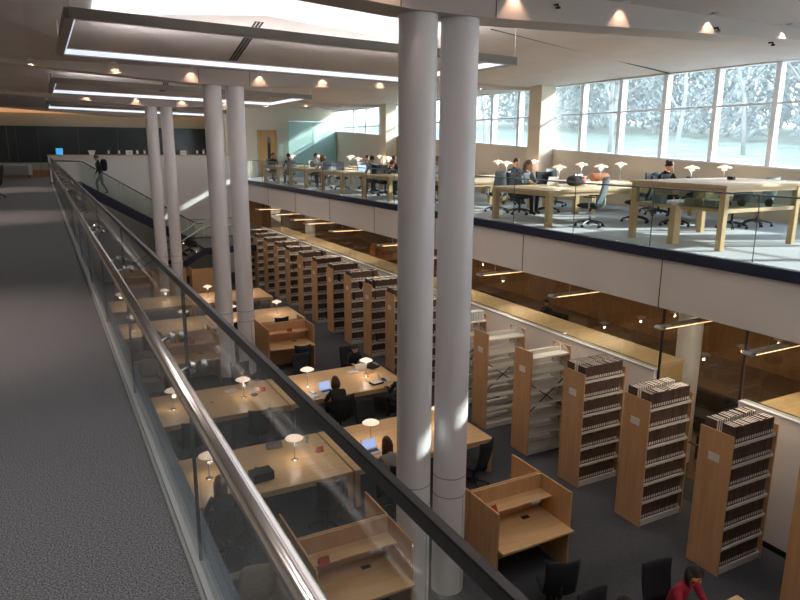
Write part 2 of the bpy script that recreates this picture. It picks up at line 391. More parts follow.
# smoke detectors and sprinklers on the beam face
for (x, y, z, lb) in ((5.95, B0 - .285, 3.36, 'small black sprinkler head on the nearest beam between two warm downlights'), (8.98, B0 - .285, 3.33, 'small black sprinkler head on the nearest beam toward the windows'),
                      (10.55, B0 - .10, 3.265, 'small grey sensor under the nearest beam at the right edge')):
    s = thing('sprinkler_head', lb, 'sprinkler', (x, y, z))
    G().tube([(0, .02, 0), (0, -.05, 0), (0, -.06, -.03)], .014, 8).build('pipe', M['black'], s)
    G().lathe([(0, -.06), (.035, -.05), (.03, -.03), (0, -.03)], 10).build('deflector', M['black'], s, loc=(0, -.06, 0))

# round white columns in pairs
ci = 0
PN = ['nearest', 'middle', 'farthest']
for j in range(3):
    for k, x in enumerate((4.13, 4.72)):
        y = B0 + BAY * j
        zt = zb(x)
        r = .234
        o = thing('column', '%s round white column of the %s pair' % (['left', 'right'][k], PN[j]), 'column', (x, y, L), 0, 'round atrium columns')
        G().lathe([(r, .0), (r, zt - L)], 40).build('shaft', M['column'], o, 'auto')
        g = G()
        for z in (1.55, 1.84): g.lathe([(r + .0015, z - .006), (r + .0015, z + .006)], 40)
        for a in (-1.15,): g.box(r - .01, r + .0015, -.004, .004, 0.02, 1.55, 0, Matrix.Rotation(a, 4, 'Z'))
        g.build('joint_line', mat('joint_grey', 0x8d8a88, .8), o)
for (x, y, lb) in ((11.2, 8.65, 'round grey column behind the dark glass opening under the upper floor'), (11.2, 19.5, 'round grey column under the upper floor behind the long wooden ledge'), (11.2, 30.35, 'far round grey column under the upper floor beyond the shelves')):
    o = thing('column', lb, 'column', (x, y, L)); G().lathe([(.235, 0), (.235, -.985 - L)], 32).build('shaft', M['column'], o, 'auto')
# square piers at the windows
for y in (17.45, 17.45 - BAY, 17.45 + BAY):
    struct(G().box(14.1, 14.66, y - .3, y + .3, 0, zc(14.3, 1) + .1).build('wall_pier', M['cream']))

# window wall
def zs(y): return 1.14 + .0487 * (y - 8.9)
struct(G().prism([(-4, 0), (-4, zs(-4)), (36.2, zs(36.2)), (36.2, 0)], 'x', WX, WX + .25).build('wall_right', M['cream']))
struct(G().prism([(-4, zs(-4) - .0), (-4, zs(-4) + .035), (36, zs(36) + .035), (36, zs(36))], 'x', WX - .03, WX + .28).build('trim_5', M['mull']))
ZT = 3.55
struct(G().box(WX, WX + .3, -4, 36.2, ZT - .06, 5.2).build('wall_right_header', M['ceil']))
n = 0
for k in range(-8, 17):
    y0 = 9.83 + 1.55 * k; y1 = y0 + 1.55
    if y0 < -3.5 or y1 > 35.9: continue
    n += 1
    w = bpy.data.objects.new('window_%d' % n, None); COL.objects.link(w); struct(w); w.location = (WX + .1, y0, 0)
    s0, s1 = zs(y0) + .03, zs(y1) + .03
    g = G().box(-.06, .05, -.06, .06, s0, ZT); g.box(-.03, .03, .061, 1.489, 2.585, 2.635)
    g.build('window_frame', M['mull'], w)
    G().box(.06, .2, .0, .035, s0 - .1, ZT).build('outer_fin', M['mullw'], w)
    G().add([(x, y, z) for x in (-.004, .004) for (y, z) in ((.062, s0 + .003), (1.488, s1 + .002), (1.488, 2.584), (.062, 2.584))],
            [(0, 1, 2, 3), (4, 7, 6, 5), (0, 4, 5, 1), (1, 5, 6, 2), (2, 6, 7, 3), (3, 7, 4, 0)]).build('window_pane', M['pane'], w)
    G().box(-.004, .004, .062, 1.488, 2.636, ZT - .002).build('window_pane', M['pane'], w)

# half wall behind the stair
struct(G().box(.34, 8.84, 34.0, 34.3, L, 1.15).build('wall_stair', M['white']))
struct(G().box(.32, 8.84, 33.96, 34.34, 1.15, 1.19).build('trim_6', M['beech']))

# low wall behind the shelves with a wooden ledge and the glass partition
LX = 9.86; LT = -2.50
struct(G().box(LX, LX + .14, 8.3, 34.0, L, LT).box(LX, LX + .14, -4, 6.55, L, LT).build('wall_shelf_back', M['white']))
struct(G().box(LX - .02, LX + .16, 8.3, 34.0, LT, LT + .03).box(LX - .02, LX + .16, -4, 6.55, LT, LT + .03).build('trim_7', M['pale']))
struct(G().box(LX - .015, LX, 8.3, 34.0, L, L + .1).box(LX - .015, LX, -4, 6.55, L, L + .1).build('baseboard_right', M['black']))
led = thing('ledge_cabinet', 'long pale wooden ledge cabinet running behind the white shelf wall', 'cabinet', (LX + .2, 8.45, L))
G().box(0, .78, 0, 25, .02, 2.25).build('body', M['beech_v'], led)
G().box(-.01, .8, -.02, 25, 2.252, 2.29).build('top', M['beech'], led)
led2 = thing('ledge_cabinet', 'short wooden ledge cabinet behind the shelf wall at the right edge', 'cabinet', (LX + .2, 1.0, L))
G().box(0, 1.2, 0, 5.3, .02, 2.25).build('body', M['oak_v'], led2); G().box(-.01, 1.22, 0, 5.32, 2.252, 2.29).build('top', M['oak'], led2)
gp = thing('glass_partition', 'tall clear glass partition above the shelf wall, with thin dark joints', 'glass partition', (LX + .07, 0, 0))
ys = [-4, -.2, 3.0, 6.55]; 
for a, b in zip(ys[:-1], ys[1:]): G().box(-.006, .006, a + .008, b - .008, LT + .032, -.988).build('glass_pane', M['inner'], gp)
ys = [8.3, 9.2, 13.0, 16.8, 20.6, 24.4, 28.2, 34.0]
for a, b in zip(ys[:-1], ys[1:]): G().box(-.006, .006, a + .008, b - .008, LT + .032, -.988).build('glass_pane', M['inner'], gp)
dg = thing('glass_door_screen', 'black framed full height dark glass opening between two bookcases', 'glass door', (LX + .07, 6.55, L))
G().box(-.006, .006, .05, 1.70, .02, 3.75).build('glass_pane', M['inner'], dg)
G().box(-.02, .02, 0.02, .05, 0, 3.762).box(-.02, .02, 1.70, 1.73, 0, 3.762).box(-.03, .03, .05, 1.70, 1.15, 1.17).build('door_frame', M['black'], dg)

# ---------------------------------------------------------------- near balustrade
ra = thing('glass_balustrade', 'long glass balustrade with bronze handrail and dark cap beside the grey walkway', 'railing', (0, 0, 0))
RY0, RY1 = -3.6, 31.8; GX = .40
jy = [RY0]; y = 2.39 - 2.03 * 2
while y < RY1 - .6: jy.append(y); y += 2.03
jy.append(RY1)
for a, b in zip(jy[:-1], jy[1:]): G().box(GX - .007, GX + .007, a + .006, b - .006, .03, 1.124).build('glass_panel', M['rail'], ra)
for y in jy[1:-1]: G().box(GX - .0065, GX + .0065, y - .0035, y + .0035, .03, 1.114).build('joint', mat('joint_dark_grey', 0x4a4e50, .5), ra)
G().prism([(GX - .008, 1.115), (GX + .009, 1.115), (GX + .009, 1.136), (GX + .007, 1.139), (GX - .006, 1.139), (GX - .008, 1.136)], 'y', RY0, RY1).build('cap_rail', M['darkcap'], ra)
G().box(GX - .028, GX + .012, RY0, RY1, .0, .03).box(GX - .042, GX - .029, RY0, RY1, .0, .012).build('base_shoe', mat('shoe_channel', 0xb4b8ba, .45, .35), ra)
HX = .306; HZ = .905
G().tube([(HX, RY0, HZ), (HX, 8, HZ), (HX, 20, HZ), (HX, RY1 - .2, HZ), (HX + .02, RY1 - .03, HZ - .01), (HX + .02, RY1, HZ - .08), (HX + .02, RY1 + .02, .03)], .0235, 16).build('handrail', M['bronze'], ra, True)
for y in jy[1:-1]:
    for dy in (-.2, .2):
        br = G().tube([(GX - .03, y + dy, HZ - .022), (HX + .015, y + dy, HZ - .04), (HX, y + dy, HZ - .04), (HX, y + dy, HZ - .02)], .0065, 8)
        br = br.build('bracket', M['steel'], ra, True)
        G().lathe([(.0, -.026), (.021, -.026), (.023, -.023), (.023, -.0085), (0, -.0085)], 16, 0, Matrix.Translation((GX, y + dy, HZ - .022)) @ Matrix.Rotation(PI / 2, 4, 'Y')).lathe([(.0, .0085), (.023, .0085), (.023, .023), (.021, .026), (0, .034)], 16, 0, Matrix.Translation((GX, y + dy, HZ - .022)) @ Matrix.Rotation(PI / 2, 4, 'Y')).build('glass_clamp', M['steel'], br, 'auto')

# ---------------------------------------------------------------- balustrade of the opposite floor
rb = thing('glass_balustrade', 'long glass balustrade with thin dark rail along the opposite upper floor edge', 'railing', (8.9, 0, 0))
y = -3.3; ys = []
while y < 35.9: ys.append(y); y += 1.8615
ys = [7.835 + 1.8615 * k for k in range(-6, 16)]
for a, b in zip(ys[:-1], ys[1:]): 
    G().box(-.006, .006, a + .007, b - .007, .006, .955).build('glass_panel', M['rail'], rb)
    G().box(-.007, .007, a - .004, a + .004, .006, .955).build('joint', mat('joint_dark_grey', 0x4a4e50, .5), rb)
G().box(-.022, .022, ys[0], ys[-1], .955, .978).build('cap_rail', mat('rail_grey', 0x6f7578, .35, .6), rb)
G().box(-.02, .02, ys[0], ys[-1], .0, .006).build('base_shoe', M['steel'], rb)

# ---------------------------------------------------------------- staircase
st = thing('staircase', 'navy steel staircase with glass sides descending from the far end of the walkway', 'staircase', (1.5, 32, 0))
x0, y0 = 0.0, 0.0
def slab(gg, pts, ya, yb): gg.prism(pts, 'y', ya, yb)
N1 = 17; RZ = 2.85 / N1; TR = 4.6 / N1
for (ya, nm) in ((-.05, 'stringer'), (1.75, 'stringer')):
    G().prism([(-.1, .01), (.05, .01), (4.65, -2.80), (4.65, -3.12), (4.45, -3.12), (-.1, -.34)], 'y', ya, ya + .05).build(nm, M['navy'], st)
for i in range(N1):
    G().box(i * TR, i * TR + TR + .02, 0.002, 1.748, -RZ * (i + 1), -RZ * (i + 1) + .045).box(i * TR, i * TR + .015, .002, 1.748, -RZ * (i + 1) + .045, -RZ * i).build('tread', M['stairtread'], st)
LZ = -2.85; LX0, LX1 = 4.6, 7.0; LY0, LY1 = -1.85, 1.8
G().box(LX0 + .05, LX1, LY0, LY1, LZ - .05, LZ - .001).build('landing', M['stairtread'], st)
G().box(LX0 + .05, LX1, LY0 - .05, LY0, LZ - .26, LZ + .03).box(LX1, LX1 + .05, LY0 - .05, LY1, LZ - .26, LZ + .03).box(LX0 + .05, LX1, LY1, LY1 + .05, LZ - .26, LZ + .03).build('landing_fascia', M['navy'], st)
N2 = 11; R2 = (LZ - L) / N2; T2 = .29
for (ya) in (-1.9, -.1):
    run = T2 * (N2)
    G().prism([(LX0 + .049, LZ + .03), (LX0 - run, L + .06), (LX0 - run, L + .002), (LX0 - run + .42, L + .002), (LX0 + .049, LZ - .26)], 'y', ya, ya + .05).build('stringer', M['navy'], st)
for i in range(N2 - 1):
    xa = LX0 - (i + 1) * T2
    G().box(xa, xa + T2 + .02, -1.848, -.102, LZ - R2 * (i + 1) - .045, LZ - R2 * (i + 1)).build('tread', M['stairtread'], st)
# glass and handrails
def sloped_glass(xa, za, xb, zb_, y, h=.92):
    g = G(); g.prism([(xa, za + .02), (xb, zb_ + .02), (xb, zb_ + h), (xa, za + h)], 'y', y - .006, y + .006)
    g.build('glass_panel', M['rail'], st)
for y in (-.025, 1.775):
    for a in range(3):
        xa = a * 4.6 / 3 + .02; xb = (a + 1) * 4.6 / 3 - .01
        sloped_glass(xa, -2.82 / 4.6 * xa, xb, -2.82 / 4.6 * xb, y)
for y in (-1.875, -.075):
    k = (LZ - L) / (T2 * N2)
    for a in range(2):
        xb = LX0 - a * 1.55 - .02; xa = LX0 - (a + 1) * 1.55 + .02
        sloped_glass(xa, LZ + k * (xa - LX0), xb, LZ + k * (xb - LX0), y)
for (a, b, y) in ((LX0 + .06, LX0 + 1.2, LY0 - .025), (LX0 + 1.22, LX1, LY0 - .025), (LX0 + .06, LX0 + 1.2, LY1 + .025), (LX0 + 1.22, LX1, LY1 + .025)):
    G().box(a, b, y - .006, y + .006, LZ + .03, LZ + .97).build('glass_panel', M['rail'], st)
G().box(LX1 + .02, LX1 + .032, LY0, LY1, LZ + .03, LZ + .97).build('glass_panel', M['rail'], st)
for y in (.045, 1.70):
    G().tube([(-.95, y, .96), (.1, y, .94), (4.45, y, -1.79), (4.75, y, -1.93)], .02, 10).build('handrail', M['steel'] if y > 1 else M['darkcap'], st, True)
    for i in range(4):
        x = .5 + i * 1.15; G().tube([(x, y, .69 - .6275 * (x - .4) + .03), (x, y, .69 - .6275 * (x - .4) - .05), (x, -.02 if y < 1 else 1.77, .69 - .6275 * (x - .4) - .07)], .012, 8).build('bracket', M['darkcap'], st, True)
k = (LZ - L) / (T2 * N2)
for y in (-1.80, -.15):
    G().tube([(LX0 + .35, y, LZ + .93), (LX0, y, LZ + .93), (LX0 - 3.1, y, LZ + .93 - k * 3.1)], .02, 10).build('handrail', M['steel'], st, True)
    for i in range(3):
        x = LX0 - .3 - i * 1.1; yy = -1.87 if y < -1 else -.08
        G().tube([(x, y, LZ + .93 + k * (x - LX0)), (x, y, LZ + .87 + k * (x - LX0)), (x, yy, LZ + .85 + k * (x - LX0))], .012, 8).build('bracket', M['steel'], st, True)
G().tube([(LX0 + .1, LY1 - .05, LZ + .93), (LX1 - .06, LY1 - .05, LZ + .93), (LX1 - .06, LY0 + .05, LZ + .93), (LX0 + .4, LY0 + .05, LZ + .93)], .02, 10).build('handrail', M['steel'], st, True)

# ---------------------------------------------------------------- furniture prototypes
def make_lamp():
    t = thing('table_lamp', '', 'lamp')
    G().lathe([(0, 0), (.062, 0), (.062, .012), (.05, .02), (.012, .024), (0, .024)], 20).build('base', M['steel'], t, 'auto')
    G().tube([(0, 0, .02), (0, 0, .40)], .0075, 8).build('pole', M['steel'], t, True)
    G().lathe([(.045, .482), (.09, .474), (.135, .455), (.165, .432), (.163, .427), (.13, .447), (.08, .464), (.045, .472)], 28).build('lamp_shade', M['shade'], t, True)
    G().lathe([(.0, .372), (.04, .376), (.068, .396), (.064, .408), (.035, .418), (0, .42)], 20).build('lower_shade', M['shade'], t, True)
    G().lathe([(0, .473), (.044, .473), (.03, .50), (0, .505)], 16).build('top_cap', M['shade'], t, True)
    bl = bpy.data.lights.new('lamp_bulb', 'POINT'); bl.energy = 1.5; bl.color = (1, .85, .72); bl.shadow_soft_size = .04
    o = bpy.data.objects.new('lamp_bulb', bl); COL.objects.link(o); o.parent = t; o.location = (0, 0, .30)
    return register(t)
LAMP = make_lamp()
def make_table(kind, W, D, H=.73, wood='oak', legs=((0, 0), (1, 0), (0, 1), (1, 1)), th=.045, lw=.1):
    t = thing('library_table', '', 'table')
    G().box(0, W, 0, D, H - th, H).build('tabletop', M[wood], t, False, .004)
    a = .075; b = lw
    G().box(b, W - b, .03, .055, H - th - a, H - th - .001).box(b, W - b, D - .055, D - .03, H - th - a, H - th - .001).box(.03, .055, b, D - b, H - th - a, H - th - .001).box(W - .055, W - .03, b, D - b, H - th - a, H - th - .001).build('apron', M[wood], t)
    for (ix, iy) in legs:
        x = (W - lw - .01) * ix + .005; y = (D - lw - .01) * iy + .005
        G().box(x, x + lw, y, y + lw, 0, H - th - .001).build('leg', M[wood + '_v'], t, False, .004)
    G().lathe([(0, H), (.035, H), (.035, H + .004), (0, H + .004)], 14, 0, Matrix.Translation((W * .5, D * .5, 0))).build('cable_grommet', M['black'], t)
    return register(t)
TAB = make_table('lower', 3.0, 1.84)
TABU = make_table('upper', 2.55, 1.98, .745, 'beech', ((0, 0), (1, 0), (0, 1), (1, 1)), .05, .12)
TABW = make_table('window', 2.05, 1.9, .745, 'beech', ((0, 0), (1, 0), (0, 1), (1, 1)), .05, .12)

def curved_back(w, h, t, z0, lean, bow, y, taper=0.0, flare=0.0):
    def fn(u, v):
        a = (u - .5); ww = w * (1 - taper * v) + flare * max(0, v - .6)
        return (a * ww, y + bow * (4 * a * a) - lean * v - .03 * math.sin(PI * v), z0 + h * v + flare * .5 * (4 * a * a) * v)
    return fn
def make_chair(kind):
    t = thing('task_chair', '', 'chair')
    dark = kind in ('black', 'plain')
    basem = M['black'] if dark else M['pale']
    g = G()
    for i in range(5):
        a = 2 * PI * i / 5 + .3; d = Vector((math.cos(a), math.sin(a), 0))
        g.tube([d * .03 + Vector((0, 0, .13)), d * .16 + Vector((0, 0, .115)), d * .29 + Vector((0, 0, .075))], [.026, .022, .014], 8)
    g.lathe([(0, .09), (.04, .09), (.045, .15), (.03, .17), (0, .17)], 12)
    g.build('star_base', M['black'] if dark else mat('base_grey', 0x53575a, .35, .3), t, 'auto')
    for i in range(5):
        a = 2 * PI * i / 5 + .3
        g = G()
        for s_ in (-.018, .018):
            g.lathe([(0, -.009), (.028, -.009), (.03, 0), (.028, .009), (0, .009)], 12, 0, Matrix.Translation((math.cos(a) * .29, math.sin(a) * .29, .0305)) @ Matrix.Rotation(a, 4, 'Z') @ Matrix.Translation((0, s_, 0)) @ Matrix.Rotation(PI / 2, 4, 'X'))
        g.tube([(math.cos(a) * .29, math.sin(a) * .29, .03), (math.cos(a) * .29, math.sin(a) * .29, .075)], .01, 6)
        g.build('caster', M['black'], t)
    G().tube([(0, 0, .15), (0, 0, .40)], .024, 12).build('gas_column', M['steel'] if not dark else M['black'], t, True)
    def seatfn(p):
        sx = math.copysign(abs(p.x) ** .5, p.x); sy = math.copysign(abs(p.y) ** .5, p.y)
        return (sx, sy, p.z)
    G().ball((0, .03, .445), (.235, .235, .045), 0, 24, 8, seatfn).build('seat', M['fabric'], t, True)
    G().box(-.14, .14, -.14, .15, .385, .408).build('seat_pan', M['black'], t)
    bm_ = M['fabric'] if dark else M['mesh']
    if dark: G().grid(curved_back(.45, .54, .03, .46, .10, .05, -.20, .0, .05), 8, 6, .035).build('backrest', bm_, t, True)
    else: G().grid(curved_back(.48, .56, .03, .47, .13, .08, -.20, .12), 10, 8, .02).build('backrest', bm_, t, True)
    G().tube([(0, -.06, .40), (0, -.22, .40), (0, -.275, .47), (0, -.285, .62)], [.022, .022, .02, .016], 8).build('back_support', M['black'] if dark else M['pale'], t, True)
    if kind != 'plain':
        for s_ in (-1, 1):
            ar = G().tube([(s_ * .2, -.02, .41), (s_ * .275, -.02, .42), (s_ * .28, -.03, .62)], .014, 8).build('armrest', M['black'] if dark else M['pale'], t, True)
            G().box(s_ * .28 - .035, s_ * .28 + .035, -.14, .10, .621, .645).build('arm_pad', M['black'], ar, False, .01)
    return register(t)
CHB = make_chair('plain'); CHG = make_chair('grey'); CHK = make_chair('black')

def make_carrel(side):
    t = thing('study_carrel', '', 'study carrel')
    W, D, H = 1.37, .72, 1.30
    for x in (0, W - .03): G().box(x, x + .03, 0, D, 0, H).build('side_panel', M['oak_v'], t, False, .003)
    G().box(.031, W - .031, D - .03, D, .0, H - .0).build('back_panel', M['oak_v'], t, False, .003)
    G().box(.031, W - .031, -.12, D - .031, .70, .735).build('desktop', M['oak'], t, False, .004)
    G().box(.031, W - .031, D - .31, D - .031, 1.03, 1.055).build('shelf', M['oak'], t, False, .003)
    G().box(W * .68, W * .8, D - .33, D - .311, 1.012, 1.05).build('tube_light', M['pale'], t)
    G().box(W * .62, W * .72, D - .24, D - .16, .7355, .739).build('power_socket', M['black'], t)
    return register(t)
CAR = make_carrel('a')

def make_sign():
    t = thing('table_sign', '', 'sign')
    G().prism([(-.05, 0), (.05, 0), (.004, .1), (-.004, .1)], 'x', -.07, .07).build('folded_card', M['red'], t)
    return register(t)
SIGN = make_sign()
def make_laptop():
    t = thing('laptop', '', 'laptop')
    G().box(-.16, .16, -.11, .11, 0, .016).build('keyboard_base', M['pale'], t, False, .003)
    g = G().box(-.13, .13, -.02, .09, .0162, .0172); g.build('keys', M['black'], t)
    s = G().box(-.16, .16, 0, .008, 0, .21).build('lid', M['pale'], t, False, .003); s.location = (0, .112, .014); s.rotation_euler = (-.32, 0, 0)
    G().box(-.148, .148, -.0015, -.0003, .014, .197).build('screen', M['screen'], s)
    return register(t)
LAP = make_laptop()
def book_open(name, label, loc, rz, cat='book', w=.3, d=.21):
    t = thing(name, label, cat, loc, rz)
    for s_ in (-1, 1):
        G().grid(lambda u, v: (s_ * (u * w / 2), (v - .5) * d, .012 + .016 * math.sin(PI * min(u * 1.4, 1)) * (1 - u * .5)), 6, 1, .0).build('page', M['paper'], t) if False else G().prism([(0, .004), (s_ * w * .12, .018), (s_ * w * .3, .016), (s_ * w * .5, .006), (s_ * w * .5, .0035), (0, .0035)], 'y', -d / 2, d / 2).build('page_block', M['paper'], t)
    G().box(-w / 2 - .004, w / 2 + .004, -d / 2 - .004, d / 2 + .004, 0, .003).build('cover', M['navy'], t)
    return t
def flat_item(name, label, cat, loc, rz, sx, sy, sz, m, m2=None):
    t = thing(name, label, cat, loc, rz)
    G().box(-sx / 2, sx / 2, -sy / 2, sy / 2, 0, sz).build('body', m, t, False, min(sz * .3, .006))
    if m2: G().box(-sx * .42, sx * .42, -sy * .42, sy * .42, sz, sz + .002).build('top_sheet', m2, t)
    return t

# ---------------------------------------------------------------- lower floor: tables, lamps, chairs
TZ = L + .73
rows = [('front', 2.77, 4.4), ('near', 9.97, 1.38), ('middle', 13.5, 1.38), ('far', 20.72, 1.38), ('farthest', 24.35, 1.38)]
RN = {'front': 'table at the bottom right edge', 'near': 'nearest long reading table', 'middle': 'second long reading table', 'far': 'third long reading table, behind carrels', 'farthest': 'fourth long reading table deep in the hall'}
for nm, y, xs in rows:
    for x in (1.38, 4.41):
        if nm == 'front' and x < 4: continue
        dup(TAB, (x, y, L), 0, '%s half of the %s, light maple' % ('left' if x < 3 else 'right', RN[nm]) if nm != 'front' else 'maple table corner in front of the woman in red', 'lower reading tables')
    for i, x in enumerate((2.05, 3.6, 5.15, 6.7)):
        if nm == 'front' and i < 2: continue
        dup(LAMP, (x, y + .90, TZ), 0, '%s white table lamp from left on the %s' % (XN[i], RN[nm]), 'lower table lamps')
def chair(p, x, y, deg, label, z=L, group='black chairs on the lower floor'):
    return dup(p, (x, y, z), math.radians(deg), label, group)
for (x, y, deg, lb) in (
    (3.72, 9.62, -6, 'empty black chair before the second lamp of the nearest table'),
    (2.0, 9.55, 5, 'black chair under the long haired person at the left of the nearest table'),
    (5.02, 9.6, 0, 'black chair under the person with the laptop at the nearest table'),
    (6.75, 9.66, 24, 'empty black chair at the right end of the nearest table beside the white column'),
    (2.65, 12.15, 182, 'empty black chair across the nearest table, seen dimly through the glass at left'),
    (3.9, 12.2, 176, 'empty black chair between the nearest and second tables, centre left'),
    (5.75, 12.15, 184, 'empty black chair between the nearest and second tables, right of the bag'),
    (3.55, 13.12, -4, 'empty black chair at the near side of the second table, through the glass'),
    (2.15, 13.1, 6, 'empty black chair at the near left of the second table, beside the slab edge'),
    (5.42, 13.05, 0, 'black chair under the hooded person working at a laptop'),
    (7.0, 12.98, 14, 'black chair under the person at the right end of the second table'),
    (6.95, 15.9, 178, 'black chair under the person in a black coat beyond the second table'),
    (3.95, 15.85, 176, 'black chair under the dark figure beyond the second table at left'),
    (5.6, 15.85, 183, 'empty dark chair beyond the second table, below the middle carrel'),
    (5.95, 17.1, -8, 'black chair pushed in at the middle study carrel'),
    (6.35, 20.35, 4, 'black chair at the third table, its back showing above the carrel'),
    (4.75, 20.4, -5, 'black chair at the third table, between the two middle columns'),
    (2.35, 20.25, 0, 'black chair at the third table, left, through the glass'),
    (5.72, 6.15, -24, 'black chair with tilted back at the nearest right study carrel'),
    (6.66, 5.04, 172, 'black chair behind the woman in red'),
    (5.5, 4.98, 180, 'black chair under the person at the bottom edge left of the woman in red')):
    chair(CHB, x, y, deg, lb)
cars = [(5.22, 7.55, 0, 'study carrel facing the camera, right of the big white columns, with a red card'), (6.59, 7.57, 180, 'study carrel backing on the one with the red card beside the bookcases'),
        (2.48, 7.55, 0, 'study carrel at the bottom centre seen through the glass under the handrail'), (3.85, 7.57, 180, 'study carrel back to back with the bottom centre carrel'),
        (5.22, 18.43, 0, 'middle study carrel facing the camera right of the middle columns'), (6.59, 18.45, 180, 'study carrel behind the middle one, its side panel showing'),
        (2.48, 18.43, 0, 'left middle study carrel seen through the glass near the handrail clamps'), (3.85, 18.45, 180, 'study carrel behind the left middle one'),
        (6.57, 28.5, 180, 'far study carrel with its plain back to the camera, between the middle columns'), (2.2, 29.25, 0, 'far left study carrel below the staircase'), (5.05, 28.9, 180, 'far study carrel turned away below the staircase')]
for (x, y, deg, lb) in cars:
    yy = y - .72 if deg == 0 else y + .72
    dup(CAR, (x, yy, L), math.radians(deg), lb, 'study carrels')
SH = L + 1.0555
for (x, y, z, deg, lb) in ((5.45, 7.28, SH, 10, 'red card on the shelf of the nearest right carrel'), (2.75, 7.25, SH, 0, 'red card on the shelf of the bottom centre carrel'), (6.0, 18.2, SH, 0, 'red card on the shelf of the middle carrel'), (3.2, 18.2, SH, 0, 'red card on the shelf of the left middle carrel'),
                           (4.13, 10.98, TZ, 12, 'red folded card on the nearest table left of its joint'), (4.1, 14.62, TZ, 6, 'red folded card on the second table beside its joint')):
    dup(SIGN, (x, y, z), math.radians(deg), lb, 'red cards')
for (x, y, deg, lb) in ((5.45, 13.86, 8, 'laptop with blue screen in front of the hooded person'), (7.02, 13.98, 80, 'laptop at the right end of the second table'), (5.02, 10.5, 6, 'laptop in front of the person with long brown hair'), (6.78, 15.0, 172, 'laptop in front of the person in a black coat')):
    dup(LAP, (x, y, TZ), math.radians(deg), lb, 'laptops on the lower tables')
book_open('open_book', 'open book on the second table beside the dark figure at left', (3.45, 14.95, TZ), .3)
book_open('open_book', 'open notebook left of the laptop of the hooded person', (5.02, 13.72, TZ), .5)
book_open('open_book', 'open magazine under the fourth lamp of the second table', (6.55, 14.9, TZ), .2)
book_open('open_book', 'open book beside the long haired person at the nearest table', (2.4, 10.35, TZ), -.2)
flat_item('phone', 'phone with lit screen on the second table by the third lamp', 'phone', (5.12, 13.98, TZ), .3, .08, .15, .01, M['black'], M['screen'])
flat_item('notebook_stack', 'dark notebooks and papers beside the right end laptop', 'notebook', (6.72, 13.85, TZ), .2, .3, .22, .04, M['black'], M['paper'])
flat_item('notebook_stack', 'books with a pink cover beside the long brown haired person', 'notebook', (4.72, 10.3, TZ), .3, .3, .22, .05, M['paper'], M['rust'])
flat_item('backpack', 'dark bag lying on the nearest table in front of the long haired person', 'bag', (2.85, 10.45, TZ), .1, .38, .26, .16, M['fabric'])
flat_item('pencil_case', 'grey pouch on the nearest table behind the second lamp', 'pouch', (3.42, 11.55, TZ), -.1, .3, .14, .1, mat('grey_felt', 0x7a746c, .9))
flat_item('folded_jacket', 'black folded jacket on the right far corner of the second table', 'jacket', (7.15, 15.0, TZ), .4, .3, .3, .06, M['fabric'])
def cup(label, x, y, z, m):
    t = thing('drinking_glass', label, 'cup', (x, y, z)); G().lathe([(0, 0), (.032, 0), (.038, .14), (.034, .14), (.029, .006), (0, .006)], 16).build('vessel', m, t, True); return t
cup('small clear tumbler on the nearest table near its joint', 4.05, 11.45, TZ, M['case'])
cup('dark travel mug on the second table behind the card', 3.85, 15.1, TZ, M['black'])
t = thing('ash_bowl', 'small dark round dish on the second table by the second lamp', 'dish', (3.85, 14.4, TZ)); G().lathe([(0, 0), (.05, 0), (.09, .03), (.085, .035), (.045, .01), (0, .01)], 18).build('dish', M['black'], t, True)
# sofas
def sofa(label, x0, x1, y0, y1, back_at, z=L):
    t = thing('lounge_sofa', label, 'sofa', ((x0 + x1) / 2, (y0 + y1) / 2, z)); w = (x1 - x0) / 2; d = (y1 - y0) / 2
    s = 1 if back_at == 'far' else -1
    G().box(-w, w, -d, d, .08, .40).build('seat_base', M['sofa'], t, False, .03)
    G().box(-w, w, s * d - (.18 if s > 0 else 0), s * d + (0 if s > 0 else .18), .401, .66).build('backrest', M['sofa'], t, False, .04)
    for sx in (-1, 1): G().box(sx * w - (.14 if sx > 0 else 0), sx * w + (0 if sx > 0 else .14), -d + (.0 if s > 0 else .182), d - (.182 if s > 0 else 0), .401, .56).build('armrest', M['sofa'], t, False, .04)
    for sx in (-1, 1):
        for sy in (-1, 1): G().box(sx * (w - .08) - .025, sx * (w - .08) + .025, sy * (d - .08) - .025, sy * (d - .08) + .025, 0, .08).build('foot', M['black'], t)
    return t
def pillow(label, loc, rot):
    def fn(p):
        k = .55; sx = math.copysign(abs(p.x) ** k, p.x); sz = math.copysign(abs(p.z) ** k, p.z); return (sx, p.y * (1 - .6 * max(abs(p.x), abs(p.z)) ** 4), sz)
    t = thing('cushion', label, 'cushion', loc); t.rotation_euler = rot
    G().ball((0, 0, 0), (.25, .09, .24), 0, 20, 14, fn).build('cushion_body', M['cushion'], t, True); return t
sofa('grey sofa in the bottom left seen through the glass, beside the carrel', .55, 2.38, 7.35, 8.2, 'far')
pillow('taupe cushion propped in the sofa at the bottom edge', (2.02, 7.86, L + .63), (-.25, .12, -.05))
sofa('left middle grey sofa, back toward the far end', .75, 2.3, 17.4, 18.25, 'far')
sofa('grey sofa behind the left middle one, facing away', .75, 2.3, 18.4, 19.25, 'near')
pillow('taupe cushion on the left middle grey sofa', (2.0, 17.9, L + .63), (-.25, .1, -.05))
pillow('taupe cushion on the grey sofa facing away', (2.0, 18.76, L + .63), (.25, .1, .05))

